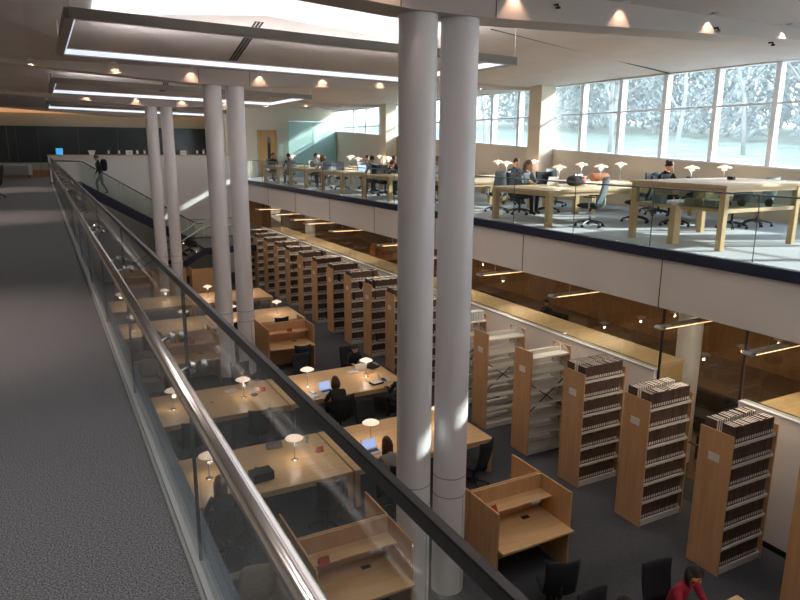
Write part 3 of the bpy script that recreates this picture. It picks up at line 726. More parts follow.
# ---------------------------------------------------------------- bookcases
SX = 8.47; SL = 1.02; SD = .56; SHT = 2.28
BZ = [.10 + .337 * k for k in range(7)]
def make_case(empty):
    t = thing('bookcase', '', 'bookcase')
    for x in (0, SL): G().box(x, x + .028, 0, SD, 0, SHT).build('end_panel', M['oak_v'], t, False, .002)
    g = G().box(.029, SL - .001, .02, SD - .02, 0, .1); g.build('plinth', M['shelf'], t)
    for z in BZ:
        for (ya, yb, lip) in ((.012, .262, .012), (SD - .262, SD - .012, SD - .012)):
            g = G().box(.03, SL - .002, ya, yb, z + .001, z + .018)
            if lip < .2: g.box(.03, SL - .002, ya - .004, ya, z - .022, z + .018)
            else: g.box(.03, SL - .002, yb, yb + .004, z - .022, z + .018)
            for x in (.031, SL - .012):
                g.prism([(ya, z + .018), (yb, z + .018), (yb, z + .15), (ya + .12 if lip < .2 else yb - .1, z + .13)] if lip < .2 else [(ya, z + .018), (yb, z + .018), (yb - .1, z + .13), (ya, z + .15)], 'x', x, x + .008)
            g.build('shelf', M['shelf'], t)
    for x in (.04, SL - .05): G().box(x, x + .04, SD / 2 - .012, SD / 2 + .012, .1, SHT - .02).build('upright', M['shelf'], t)
    if empty:
        G().tube([(.08, SD / 2 - .2, .95), (SL - .08, SD / 2 - .2, 1.55)], .012, 6).tube([(.08, SD / 2 - .2, 1.55), (SL - .08, SD / 2 - .2, .95)], .012, 6).build('cross_brace', M['black'], t)
        for z in BZ[1:]:
            G().box(.081, SL - .06, SD / 2 - .006, SD / 2 + .006, z + .02, z + .10).build('back_stop', M['shelf'], t)
    cd = G().box(-.012, -.001, SD / 2 - .09, SD / 2 + .09, 1.80, 1.92).build('card_holder', M['paper'], t)
    G().box(-.014, -.0122, SD / 2 - .08, SD / 2 + .08, 1.81, 1.91).build('range_card', M['label'], cd)
    return register(t)
CF = make_case(False); CE = make_case(True)
empties = (2, 3, 4)
ORDW = ['first', 'second', 'third', 'fourth', 'fifth', 'sixth', 'seventh', 'eighth', 'ninth', 'tenth', 'eleventh', 'twelfth']
NAME = {-2: 'maple bookcase end cut by the right picture edge', -1: 'nearest fully shown bookcase of brown volumes, in front of the grey wall', 0: 'second full bookcase of brown volumes, beside the dark glass opening', 1: 'third bookcase of brown volumes, right of the two empty white ones',
        2: 'empty white shelving case with cross braces, right one', 3: 'empty white shelving case with cross braces, left one', 4: 'empty white shelving case half hidden by the big white column'}
for k in range(-2, 17):
    y = 7.71 + 1.524 * k - SD
    lb = NAME[k] if k in NAME else 'bookcase of dark volumes, %s beyond the empty white shelving cases' % ORDW[k - 5]
    dup(CE if k in empties else CF, (SX, y, L), 0, lb, 'bookcases along the right aisle')
# one bound volume: covers, page block, spine label
def make_book(th, h, d):
    g = G()
    g.box(0, th, .0, .006, 0, h).box(0, .004, .006, d, 0, h).box(th - .004, th, .006, d, 0, h)
    g.box(.0042, th - .0042, .0062, d - .005, .004, h - .006, 1)
    g.box(.012, th - .010, -.0012, -.0001, .022, .075, 2)
    return g
BK = []
for i in range(5):
    th = [.046, .052, .041, .056, .048][i]; h = [.262, .27, .255, .266, .275][i]
    o = make_book(th, h, .20).build('bound_volume', [M['book'], M['pages'], M['label']])
    BK.append((o, th, h)); tag(o, '', 'book')
TIER = ['bottom shelf', 'second shelf from the floor', 'third shelf from the floor', 'middle shelf', 'third shelf from the top', 'second shelf from the top', 'top shelf']
CN = {-1: 'the nearest full bookcase', 0: 'the second full bookcase', 1: 'bookcase right of the empty white ones'}
nb = 0; used = set(); stuff = G(); rnd = random.Random(3)
def put_book(k, tier, x, y, flip):
    """returns the thickness used; individuals first, then one heap object"""
    global nb
    i = rnd.randrange(5); o, th, h = BK[i]
    z = L + BZ[tier] + .019
    if x + th > SX + SL - .025: return None
    if nb < 300 and (k, tier, flip) in INDIV:
        c = o if i not in used else o.copy()
        if i in used: COL.objects.link(c)
        used.add(i); c.location = (x, y, z)
        if flip: c.rotation_euler = (0, 0, PI); c.location = (x + th, y, z)
        c['label'] = 'dark brown bound volume, %s of %s%s' % (TIER[tier], CN[k], ', back row' if flip else '')
        c['group'] = 'volumes on the %s of the %s%s' % (TIER[tier], CN[k], ' back' if flip else '')
        nb += 1
    else:
        mx = Matrix.Translation((x + th, y, z)) @ Matrix.Rotation(PI, 4, 'Z') if flip else Matrix.Translation((x, y, z))
        if k > 3:
            stuff.box(0, th, 0, .2, 0, h, 0, mx); stuff.box(.011, th - .009, -.0012, -.0001, .022, .075, 2, mx); stuff.box(.005, th - .005, .007, .193, h + .0002, h + .001, 1, mx)
        else:
            b = make_book(th, h, .2); stuff.add(b.v, [f for f in b.f], 0, mx); stuff.m[-len(b.m):] = b.m
    return th
INDIV = {(-1, t, False) for t in range(7)} | {(-1, 6, True), (0, 6, True)} | {(0, t, False) for t in range(7)}
for k in [-1, 0, 1, -2] + list(range(5, 17)):
    y0 = 7.71 + 1.524 * k - SD
    for tier in range(6, -1, -1):
        for flip in (False, True):
            if flip and tier < 5 and k not in (): continue
            x = SX + .045
            while True:
                if rnd.random() < .03 and k > 4: x += rnd.uniform(.03, .12)
                t_ = put_book(k, tier, x, y0 + .035 if not flip else y0 + SD - .035, flip)
                if t_ is None: break
                x += t_ + .0015
o = stuff.build('bound_volumes', [M['book'], M['pages'], M['label']])
tag(o, 'rows of dark brown bound volumes filling the bookcases farther along the aisle', 'books', None, 'stuff')
for i in range(5):
    if i not in used: bpy.data.objects.remove(BK[i][0])
# grey pamphlet boxes on the top of the half hidden empty case
for i in range(9):
    t = G().box(0, .07, 0, .2, 0, .24).build('pamphlet_box', M['pale'], None, False, .003, (SX + .25 + i * .08, 7.71 + 1.524 * 4 - SD + .03, L + BZ[6] + .019))
    tag(t, 'pale grey pamphlet box on top of the half hidden white shelving case', 'box', 'pamphlet boxes')

# ---------------------------------------------------------------- reading room under the opposite floor
FIX = [(5.95, 1.9), (7.6, 1.9), (10.35, 1.9), (12.98, 1.9), (15.7, 1.9), (18.4, 1.9), (22.4, 1.9), (25.1, 1.9), (26.7, 1.9), (29.2, 1.9), (31.9, 1.9)]
for i, (y, ln) in enumerate(FIX):
    t = thing('linear_light', '%s warm linear lamp from the right under the opposite floor' % ['first', 'second', 'third', 'fourth', 'fifth', 'sixth', 'seventh', 'eighth', 'ninth', 'tenth', 'eleventh'][i], 'hanging light', (9.06, y, -1.40), 0, 'linear lamps under the upper floor')
    G().box(0, 1.9, -.07, .07, .02, .055).build('housing', M['pale'], t)
    G().box(.1, 1.9, -.06, .06, .002, .019).build('tube_lens', M['warmtube'], t)
    G().lathe([(0, -.07), (.07, -.07), (.07, .07), (0, .07)], 14, 0, Matrix.Translation((0, 0, .03)) @ Matrix.Rotation(PI / 2, 4, 'X') @ Matrix.Scale(.45, 4, (0, 1, 0))).build('end_cap', M['pale'], t)
    a = bpy.data.lights.new('tube_lamp', 'AREA'); a.shape = 'RECTANGLE'; a.size = 1.7; a.size_y = .1; a.energy = 9; a.color = (1, .88, .74)
    o = bpy.data.objects.new('tube_lamp', a); COL.objects.link(o); o.parent = t; o.location = (.95, 0, -.002)
    for x in (.45, 1.5): G().tube([(x, 0, .055), (x, 0, .415)], .006, 6).build('hanger', M['pale'], t)
for i, y in enumerate((4.5, 9.0, 13.5, 18.0, 22.5, 27.0, 31.5)):  # ceiling lamps added behind the soffit, unseen, to lift the dark room
    t = thing('room_fill_light', 'added unseen fill lamp in the reading room ceiling, %s from the right' % ORDW[i], 'ceiling light', (14.2, y, -.985)); G().lathe([(0, -.012), (.11, -.012), (.12, 0), (0, 0)], 16).build('lens', M['warmtube'], t)
    a = bpy.data.lights.new('room_fill_lamp', 'AREA'); a.shape = 'DISK'; a.size = .25; a.energy = 20; a.color = (1, .78, .56)
    o = bpy.data.objects.new('room_fill_lamp', a); COL.objects.link(o); o.parent = t; o.location = (0, 0, -.02)
def armchair(label, x, y, deg, w=.8):
    t = thing('armchair', label, 'armchair', (x, y, L), math.radians(deg))
    G().box(-w / 2, w / 2, -.38, .38, .1, .44).build('seat', M['fabric'], t, False, .03)
    G().box(-w / 2, w / 2, -.38, -.2, .441, .85).build('backrest', M['fabric'], t, False, .05)
    for s in (-1, 1): G().box(s * w / 2 - (.12 if s > 0 else 0), s * w / 2 + (0 if s > 0 else .12), -.19, .38, .441, .62).build('armrest', M['fabric'], t, False, .04)
    for s in (-1, 1):
        for q in (-1, 1): G().box(s * (w / 2 - .07) - .02, s * (w / 2 - .07) + .02, q * .3 - .02, q * .3 + .02, 0, .1).build('foot', M['black'], t)
    return t
for (x, y, deg, w, lb) in ((14.6, 20.2, 90, 2.2, 'dark sofa in the reading room, left of the grey column'), (14.9, 17.2, 95, 1.2, 'dark armchair under the seated figure in the reading room'), (14.2, 15.4, 80, 1.8, 'dark sofa in the reading room right of the seated figure'),
                        (14.2, 12.4, 90, 2.0, 'dark sofa in the reading room just left of the round grey column'), (13.0, 9.7, 90, 2.0, 'black sofa seen through the dark glass opening'), (11.7, 7.35, 90, 2.0, 'black sofa low behind the dark glass opening')):
    armchair(lb, x, y, deg, w)
def room_case(label, x, y, w, h, deg):
    t = thing('wood_bookcase', label, 'bookcase', (x, y, L), math.radians(deg))
    for xx in (0, w): G().box(xx, xx + .04, 0, .5, 0, h).build('side_panel', M['cherry'], t)
    n = 6
    for i in range(n): G().box(.041, w - .001, 0, .5, .1 + i * (h - .25) / (n - 1) * .98, .13 + i * (h - .25) / (n - 1) * .98).build('shelf', M['cherry'], t)
    G().box(.041, w - .001, .24, .26, .0, h - .3).build('back_panel', M['cherry'], t)
    g = G(); r = random.Random(x)
    for i in range(n):
        z = .131 + i * (h - .25) / (n - 1) * .98
        for ya in (.03, .28):
            xx = .06
            while xx < w - .1:
                a = r.uniform(.03, .055); g.box(xx, xx + a - .002, ya, ya + .19, z, z + r.uniform(.2, .28)); xx += a
    o = g.build('books', M['orangebook'], t); o['kind'] = 'stuff'
    return t
room_case('cherry bookcase with tan books behind the glass at the right edge', 11.15, 5.55, 2.4, 2.75, 0)
room_case('long wooden bookcase far under the upper floor left of the big columns', 11.6, 21.2, 2.6, 2.35, 0)
room_case('second wooden bookcase far under the upper floor', 11.9, 24.6, 2.6, 2.3, 0)

# ---------------------------------------------------------------- opposite upper floor furniture
DY = [10.73 + 3.617 * k for k in range(6)]
DN = ['nearest', 'second', 'third', 'fourth', 'fifth', 'sixth']
UZ = .745
for k, y in enumerate(DY):
    dup(TABU, (9.15, y, 0), 0, '%s beech desk along the opposite balustrade, counted from the right' % DN[k], 'desks along the balustrade')
    for i, x in enumerate((10.25, 11.5)):
        dup(LAMP, (x, y + 1.0, UZ), 0, '%s table lamp on the %s desk along the balustrade' % (['left', 'right'][i], DN[k]), 'lamps on the balustrade desks')
WY = [9.3, 12.45, 16.1, 19.9, 23.6, 27.2]
for k, y in enumerate(WY):
    dup(TABW, (11.98 if k else 12.0, y, 0), 0, '%s beech table near the tall windows, counted from the right' % DN[k], 'tables near the windows')
    for i, x in enumerate((12.75, 13.85) if k == 0 else (12.45, 13.85)):
        dup(LAMP, (x, y + .95, UZ), 0, '%s table lamp on the %s table near the windows' % (['left', 'right'][i], DN[k]), 'lamps on the window tables')
# high display table with a glass case level
ex = thing('display_table', 'two level beech display table with glass sides at the right', 'display table', (9.45, 6.92, 0))
W_, D_ = 2.35, 1.92
for x in (0, 1.85): 
    for y in (0, D_ - .1): G().box(x, x + .1, y, y + .1, 0, 1.0 - .002).build('leg', M['beech_v'], ex, False, .003)
for (x, y) in ((0, .92),): G().box(x, x + .16, y, y + .12, 0, .659).build('leg', M['beech_v'], ex, False, .003)
G().box(.0, 1.95, 0, D_, .66 - .07, .66).build('lower_top', M['beech'], ex, False, .003) if False else G().box(.101, 1.849, .02, D_ - .02, .60, .66).build('lower_top', M['beech'], ex, False, .003)
G().box(-.03, W_ + .3, -.03, D_ + .03, 1.0, 1.045).build('upper_top', M['beech'], ex, False, .003)
G().box(.02, .05, .101, D_ - .101, .93, .999).box(.101, W_, .02, .05, .93, .999).build('apron', M['beech'], ex)
G().box(.03, .04, .101, .9, .661, .929).box(.03, .04, 1.05, D_ - .101, .661, .929).box(.101, 1.849, .03, .04, .661, .929).build('glass_side', M['case'], ex)
for x in (W_ + .12,): 
    for y in (0, D_ - .1): G().box(x, x + .1, y, y + .1, 0, .999).build('leg', M['beech_v'], ex, False, .003)
for i, (x, y) in enumerate(((9.95, 7.25), (10.4, 7.3), (10.75, 7.05))):
    t = thing('small_pot', ['left', 'middle', 'right'][i] + ' small brown round pot in the glass level of the display table', 'pot', (x, y, .661), 0, 'pots in the display table')
    G().lathe([(0, 0), (.04, 0), (.07, .05), (.065, .1), (.03, .13), (.028, .125), (0, .12)], 16).build('vessel', mat('pot_brown', 0x4a3630, .5), t, True)
for (x, y, w, h, m, lb) in ((9.62, 8.35, .16, .16, 'pale', 'blue grey box in the left end of the display table'), (9.75, 7.75, .2, .12, 'beech', 'tan carton in the display table'), (9.85, 7.45, .16, .1, 'paper', 'small white box in the display table')):
    flat_item('display_box', lb, 'box', (x, y, .661), .1, w, .2, h, M[m])
flat_item('clamp_light', 'small black and white device on top of the display table', 'device', (11.3, 8.2, 1.046), .3, .16, .1, .06, M['black'], M['paper'])
for (p, x, y, deg, lb) in (
    (CHG, 10.25, 14.02, -8, 'grey mesh chair seen from behind, left of the woman in a grey top'),
    (CHK, 10.35, 13.22, 180, 'chair under the woman in a grey top at the nearest desk'),
    (CHG, 10.0, 10.42, 35, 'grey mesh chair with pale frame in front of the nearest desk, turned sideways'),
    (CHK, 11.25, 13.25, 165, 'black chair beyond the nearest desk, right of the woman in a grey top'),
    (CHK, 11.55, 10.62, 40, 'black chair at the right end of the nearest desk'),
    (CHK, 11.75, 9.75, 60, 'black chair with coat between the nearest desk and the display table'),
    (CHG, 12.75, 14.65, 180, 'pale chair beyond the second window table, left of the window lamps'),
    (CHG, 13.6, 12.1, 0, 'pale chair at the near side of the second window table'),
    (CHK, 13.3, 11.55, 180, 'chair under the woman in black at the window table'),
    (CHG, 13.35, 8.98, 0, 'pale chair at the near side of the first window table'),
    (CHK, 12.5, 8.95, -12, 'black chair at the near side of the first window table'),
    (CHK, 10.0, 16.72, 180, 'chair under the person with the striped hat'),
    (CHK, 12.0, 15.7, 20, 'black chair with tilted back behind the nearest desk'),
    (CHK, 10.2, 20.3, 180, 'chair under the person leaning over the third desk'),
    (CHK, 11.1, 21.2, 0, 'chair at the fourth desk behind the leaning person'),
    (CHK, 10.25, 21.2, 0, 'chair under the person in a blue shirt'),
    (CHG, 9.75, 17.6, -10, 'grey chair at the near side of the third desk, behind the big columns'),
    (CHG, 11.15, 23.95, 180, 'grey chair under a dark haired person beyond the fourth desk'),
    (CHG, 10.15, 23.95, 176, 'grey chair beyond the fourth desk'),
    (CHG, 9.85, 24.85, 5, 'grey chair under the light haired person at the fifth desk'),
    (CHG, 10.45, 27.55, 180, 'grey chair under the dark haired person beyond the fifth desk'),
    (CHG, 9.65, 28.45, 0, 'grey chair under the person at the sixth desk'),
    (CHG, 10.6, 28.4, 8, 'grey chair at the near side of the sixth desk'),
    (CHG, 9.7, 31.2, 180, 'grey chair under the farthest person by the wooden door'),
    (CHK, -1.35, 24.2, 70, 'black chair cut by the left picture edge on the walkway')):
    dup(p, (x, y, 0), math.radians(deg), lb, None)
for (x, y, z, deg, lb) in ((10.4, 12.25, UZ, 182, 'laptop in front of the woman in a grey top'), (11.2, 12.2, UZ, 170, 'open laptop with dark back on the nearest desk'), (12.1, 12.9, UZ, 10, 'open laptop on the second window table'), (10.05, 15.8, UZ, 180, 'laptop in front of the person with the striped hat'),
                        (10.3, 22.2, UZ, 0, 'laptop in front of the person in a blue shirt'), (10.4, 26.6, UZ, 180, 'laptop on the fifth desk')):
    dup(LAP, (x, y, z), math.radians(deg), lb, None)
bag = thing('backpack', 'black and red bag on the nearest desk beside the right lamp', 'bag', (10.95, 11.95, UZ), .3)
def bagfn(p): return (math.copysign(abs(p.x) ** .6, p.x), math.copysign(abs(p.y) ** .6, p.y), p.z)
G().ball((0, 0, .12), (.25, .15, .12), 0, 18, 10, bagfn).build('bag_body', M['fabric'], bag, True)
G().ball((.1, 0, .14), (.14, .152, .09), 0, 14, 8, bagfn).build('red_pocket', M['red'], bag, True)
G().tube([(-.1, 0, .22), (-.05, 0, .29), (.05, 0, .29), (.1, 0, .22)], .012, 8).build('handle', M['fabric'], bag, True)
rs = thing('roll_cushion', 'rust coloured round cushion on the second window table', 'cushion', (13.2, 13.5, UZ + .105)); G().lathe([(0, -.28), (.09, -.28), (.105, -.25), (.105, .25), (.09, .28), (0, .28)], 20, 0, Matrix.Rotation(PI / 2, 4, 'Y')).build('cushion_body', M['rust'], rs, 'auto')
for (x, y, a, lb) in ((9.7, 11.3, .2, 'white papers at the left end of the nearest desk'), (9.8, 15.2, .1, 'white papers on the second desk'), (9.75, 18.8, .4, 'white papers on the third desk'), (9.8, 22.4, .1, 'white papers on the fourth desk'), (9.7, 26.1, -.2, 'white papers on the fifth desk'), (9.75, 29.7, .1, 'white papers on the sixth desk')):
    flat_item('paper_stack', lb, 'papers', (x, y, UZ), a, .35, .28, .012, M['paper'])
# walkway far end
sb = thing('lounge_bench', 'grey upholstered bench with pale end at the far left of the walkway', 'bench', (-1.15, 38.6, 0))
G().box(-.75, .62, -.4, .4, .16, .62).build('body', mat('bench_grey', 0x8d8a86, .9), sb, False, .03); G().box(.621, .78, -.4, .4, .16, .66).build('end_board', M['pale'], sb)
G().box(-.6, .55, -.25, .25, .621, .68).build('cushion', M['pale'], sb, False, .02)
for x in (-.65, .6):
    for y in (-.3, .3): G().tube([(x, y, .16), (x * 1.05, y * 1.05, 0)], .02, 6).build('leg', M['black'], sb)
CT = 1.191
bs = thing('blue_display', 'small glowing blue panel standing on the half wall at the far end', 'display', (.83, 34.1, CT)); G().box(-.15, .15, 0, .04, .0, .30).build('case', M['black'], bs); G().box(-.14, .14, -.003, -.0002, .01, .29).build('screen', M['bluescreen'], bs)
for i, (px, kind) in enumerate(((2.15, 'card'), (2.85, 'kit'), (3.3, 'kit'), (3.75, 'box'), (4.1, 'kit'), (4.42, 'kit'), (4.75, 'tan'), (5.55, 'kit'), (6.2, 'box'), (6.85, 'kit'), (7.15, 'kit'), (7.6, 'card'))):
    nm = ['first', 'second', 'third', 'fourth', 'fifth', 'sixth', 'seventh', 'eighth', 'ninth', 'tenth', 'eleventh', 'twelfth'][i]
    if kind == 'kit':
        t = thing('desk_phone', '%s small item from the left on the half wall, black and white device' % nm, 'device', (px, 34.12, CT)); G().box(-.09, .09, -.06, .06, 0, .05).build('foot', M['black'], t, False, .01); G().box(-.03, .05, -.03, .03, .05, .22).build('stem', M['paper'], t); G().ball((.03, 0, .22), (.07, .05, .04), 0, 10, 8).build('head', M['black'], t, True)
    else:
        t = thing({'card': 'display_card', 'box': 'white_box', 'tan': 'tan_box'}[kind], '%s small item from the left on the half wall, %s' % (nm, {'card': 'white folded card', 'box': 'white box', 'tan': 'tan box'}[kind]), {'card': 'card', 'box': 'box', 'tan': 'box'}[kind], (px, 34.12, CT))
        if kind == 'card': G().prism([(-.16, .2), (.16, .2), (.09, 0), (-.09, 0)], 'y', -.05, .05).build('body', M['paper'], t)
        else: G().box(-.14, .14, -.08, .08, 0, .2).build('body', M['paper'] if kind == 'box' else M['oak'], t, False, .005); G().box(-.1, .1, -.083, -.0802, .05, .15).build('front_label', M['pale'], t)

# ---------------------------------------------------------------- people
def hand(g, wrist, fwd, up, side, mi):
    """palm, four unequal curled fingers and a thumb leaving the side of the palm"""
    f = fwd.normalized(); s = f.cross(up).normalized() * side; u = s.cross(f).normalized() * side
    mx = Matrix((( s.x, f.x, u.x, wrist.x), (s.y, f.y, u.y, wrist.y), (s.z, f.z, u.z, wrist.z), (0, 0, 0, 1)))
    def pf(p): return (math.copysign(abs(p.x) ** .6, p.x), math.copysign(abs(p.y) ** .7, p.y), p.z)
    g.ball((0, .045, 0), (.04, .052, .014), mi, 10, 6, pf, mx)
    for i, ln in enumerate((.066, .078, .073, .056)):
        x = -.028 + i * .0187; a = [Vector((x, .085, 0))]
        ang = .15
        for q, sgm in enumerate((.45, .3, .25)):
            ang += .32; a.append(a[-1] + Vector((0, math.cos(ang), -math.sin(ang))) * ln * sgm)
        g.tube(a, [.0095, .0092, .0085, .0065], 6, mi, mx)
    g.tube([(-.03, .02, -.002), (-.055, .045, -.01), (-.06, .075, -.016), (-.052, .095, -.02)], [.013, .012, .0105, .008], 6, mi, mx)
def face(g, mx):
    """skull with jaw, nose, mouth, eyes and ears; looks along +y; centre of the head at the origin. 0 skin, 4 lip, 5 eye"""
    def sk(p):
        x, y, z = p
        if z < -.1:
            k = 1 - .34 * min(1, (-z - .1) / .9); x *= k
            y = y * (1 - .22 * (-z)) + (.14 * (-z) if y > 0 else .10 * (-z))
        if y > .6 and z > .1: y -= .05 * (z)
        return (x, y, z)
    g.ball((0, 0, 0), (.074, .094, .116), 0, 20, 16, sk, mx)
    g.tube([(0, .090, .018), (0, .108, -.014), (0, .112, -.026), (0, .092, -.036)], [.009, .013, .015, .008], 8, 0, mx)
    for s in (-1, 1):
        g.ball((s * .03, .081, .012), (.013, .010, .007), 5, 8, 6, None, mx)
        g.tube([(s * .012, .094, .03), (s * .03, .09, .035), (s * .047, .078, .03)], .0045, 6, 5, mx)
        g.ball((s * .075, -.004, -.005), (.010, .022, .032), 0, 8, 8, None, mx)
    g.ball((0, .086, -.058), (.024, .010, .0075), 4, 10, 6, None, mx)
def hair_mesh(style, mx):
    g = G()
    def cap(p):
        x, y, z = p
        lim = .12 + .25 * max(0, y)
        if y > .15 and z < lim + .2: y = min(y, .45); 
        return (x, y, z)
    if style in ('short', 'long', 'bun', 'medium'):
        # cap covering top, back and sides, open to the face
        n, m = 20, 12; vs = []; fs = []
        for i in range(m + 1):
            for j in range(n):
                t = 2 * PI * j / n
                fr = .5 + .5 * math.sin(t)            # 1 at the front
                end = -.42 + .95 * fr ** 1.6           # lowest z of the cap for this side
                ph0 = math.asin(max(-.9, min(.95, end))); ph = ph0 + (PI / 2 - ph0) * i / m
                wv = 1 + .02 * math.sin(9 * t + i)
                vs.append((math.cos(ph) * math.cos(t) * .084 * wv, math.cos(ph) * math.sin(t) * .106 * wv - .006, math.sin(ph) * .128 * wv + .004))
        for i in range(m):
            for j in range(n): j2 = (j + 1) % n; fs.append((i * n + j, i * n + j2, (i + 1) * n + j2, (i + 1) * n + j))
        g.add(vs, fs, 0, mx)
        if style == 'bun': g.ball((0, -.10, .07), .045, 0, 12, 8, None, mx)
        if style in ('long', 'medium'):
            ln = .30 if style == 'long' else .13
            dn = mx.to_3x3().inverted() @ Vector((0, 0, -1))
            for i in range(15):
                a = PI * (1.02 + .96 * i / 14); r = .078
                x, y = math.cos(a) * r, math.sin(a) * .088
                a0 = Vector((x, y, .03)); a1 = Vector((x * 1.12, y * 1.08, -.03)) + dn * .03
                g.tube([a0, a1, a1 + dn * ln * .5, a1 + dn * ln + Vector((-x * .2, 0, 0))], [.018, .022, .021, .008], 7, 0, mx)
    if style == 'hood':
        n, m = 20, 12; vs = []; fs = []
        for i in range(m + 1):
            for j in range(n):
                t = 2 * PI * j / n; fr = .5 + .5 * math.sin(t)
                end = -.95 + 1.35 * fr ** 2.2; ph0 = math.asin(max(-.95, min(.9, end))); ph = ph0 + (PI / 2 - ph0) * i / m
                vs.append((math.cos(ph) * math.cos(t) * .108, math.cos(ph) * math.sin(t) * .122 - .012, math.sin(ph) * .142 + .0))
        for i in range(m):
            for j in range(n): j2 = (j + 1) % n; fs.append((i * n + j, i * n + j2, (i + 1) * n + j2, (i + 1) * n + j))
        g.add(vs, fs, 0, mx)
    if style == 'beanie':
        g.lathe([(.090, .02), (.096, .03), (.094, .09), (.075, .14), (.03, .165), (0, .168)], 20, 0, mx @ Matrix.Translation((0, -.008, 0)))
    return g
def cloth(hexc, nm):
    return noisy('cloth_' + nm, hexc, hexc, (40, 40, 40), .9)
def person(label, loc, rz, top, pants, hair='short', hm='hairb', lean=22, pitch=35, pose='desk', skin='skin', yaw=0, shoes='black', topname='a', arms=None):
    t = thing('person', label, 'person', loc, rz)
    P = {}; 
    if pose == 'walk':
        ph = Vector((0, 0, .93)); le = math.radians(10)
    else:
        ph = Vector((0, -.03, .545)); le = math.radians(lean)
    sp = lambda d, x=0, y=0: ph + Vector((x, math.sin(le) * d + y * math.cos(le), math.cos(le) * d - y * math.sin(le)))
    V = []; Ed = []; R = []; T = []
    def v(p, r): V.append(Vector(p)); R.append(r); return len(V) - 1
    def e(a, b, t_): Ed.append((a, b)); T.append(t_)
    pel = v(ph, (.15, .115)); ab = v(sp(.16), (.135, .10)); ch = v(sp(.34), (.155, .11)); nk = v(sp(.475), (.062, .06)); 
    nl = math.radians(lean * .8 + pitch * .3)
    nk2 = v(sp(.475) + Vector((0, math.sin(nl) * .09, math.cos(nl) * .09)), (.050, .052))
    e(pel, ab, 1); e(ab, ch, 1); e(ch, nk, 1); e(nk, nk2, 0)
    W = []
    for s in (-1, 1):
        sh = v(sp(.435, s * .165), (.062, .062)); e(ch, sh, 1)
        if pose == 'walk':
            el = sp(.435, s * .225) + Vector((0, -.04 + .06 * s, -.29)); wr = el + Vector((-s * .02, .12, -.21)); fw = wr - el
        elif pose == 'chin' and s == -1:
            el = sp(.435, s * .22) + Vector((0, .20, -.20)); wr = sp(.50, s * .03) + Vector((0, .16, .01)); fw = Vector((.3, .1, 1))
        else:
            hx = .14 if s > 0 else .12
            el = sp(.435, s * .235) + Vector((0, .13, -.235)); el.z = max(el.z, .70); wr = Vector((s * hx, max(el.y + .19, .36), .782)); fw = Vector((-s * .35, 1, -.05))
            if pose == 'sleep': el = sp(.435, s * .3) + Vector((0, .2, -.1)); el.z = .80; wr = Vector((-s * .05, el.y + .06, .80)); fw = Vector((-s, .1, 0))
        e1 = v(el, (.043, .043)); w1 = v(wr, (.029, .027)); e(sh, e1, 1); e(e1, w1, 1); W.append((Vector(wr), Vector(fw), s))
    for s in (-1, 1):
        hp = v(ph + Vector((s * .09, .0, -.05)), (.09, .09)); e(pel, hp, 2)
        if pose == 'walk':
            kn = ph + Vector((s * .09, .20 if s > 0 else -.02, -.44 if s > 0 else -.46)); an = kn + Vector((0, -.05 if s > 0 else -.20, -.37 if s > 0 else -.36))
            if s < 0: an.z = .02 + .07
            an.z = max(an.z, .09)
        else:
            kn = Vector((s * .115, .40, .535)); an = Vector((s * .12, .40 + .03 * s, .095))
        k_ = v(kn, (.066, .066)); a_ = v(an, (.044, .044)); f_ = v(an + Vector((0, .13, -.05)), (.036, .028))
        e(hp, k_, 2); e(k_, a_, 2); e(a_, f_, 3)
    if pose == 'walk': R = [(a * 1.22, b * 1.22) if t_ < 8 else (a, b) for t_, (a, b) in enumerate(R)]
    me = bpy.data.meshes.new('skel'); me.from_pydata([tuple(p) for p in V], Ed, [])
    so = bpy.data.objects.new('skel', me); COL.objects.link(so)
    so.modifiers.new('skin', 'SKIN'); sd = so.modifiers.new('sub', 'SUBSURF'); sd.levels = 1; sd.render_levels = 1
    for i, r in enumerate(R): me.skin_vertices[0].data[i].radius = r
    me.skin_vertices[0].data[0].use_root = True
    dg = bpy.context.evaluated_depsgraph_get(); dg.update()
    em = bpy.data.meshes.new_from_object(so.evaluated_get(dg))
    g = G()
    mi = []
    for p in em.polygons:
        c = p.center; best = 9e9; tb = 1
        for (a, b), t_ in zip(Ed, T):
            A = V[a]; B = V[b]; d = B - A; q = max(0, min(1, (c - A).dot(d) / d.length_squared)); dist = (c - (A + d * q)).length - .5 * R[a][0]
            if dist < best: best = dist; tb = t_
        mi.append(tb)
    o = len(g.v); g.v += [tuple(x.co) for x in em.vertices]; g.f += [tuple(p.vertices) for p in em.polygons]; g.m += mi
    bpy.data.objects.remove(so); bpy.data.meshes.remove(em)
    for wr, fw, s in W: hand(g, wr + fw.normalized() * .01, fw, Vector((0, 0, 1)) if fw.z < .5 else Vector((-1, 0, 0)), s, 0)
    hc = V[nk2] + Vector((0, math.sin(nl) * .05 + .03, math.cos(nl) * .05 + .055))
    hmx = Matrix.Translation(hc) @ Matrix.Rotation(math.radians(yaw), 4, 'Z') @ Matrix.Rotation(math.radians(-pitch), 4, 'X')
    face(g, hmx)
    g.build('body', [M[skin], cloth(top, topname), cloth(pants, 'trousers_%x' % pants), M[shoes], M['lip'], M['eye']], t, True)
    if hair == 'beanie':
        hair_mesh('beanie', hmx).build('knit_hat', M['beanie'], t, True)
    elif hair == 'hood':
        hair_mesh('hood', hmx).build('hood', cloth(top, topname), t, True)
    else:
        hair_mesh(hair, hmx).build('hair', M[hm], t, True)
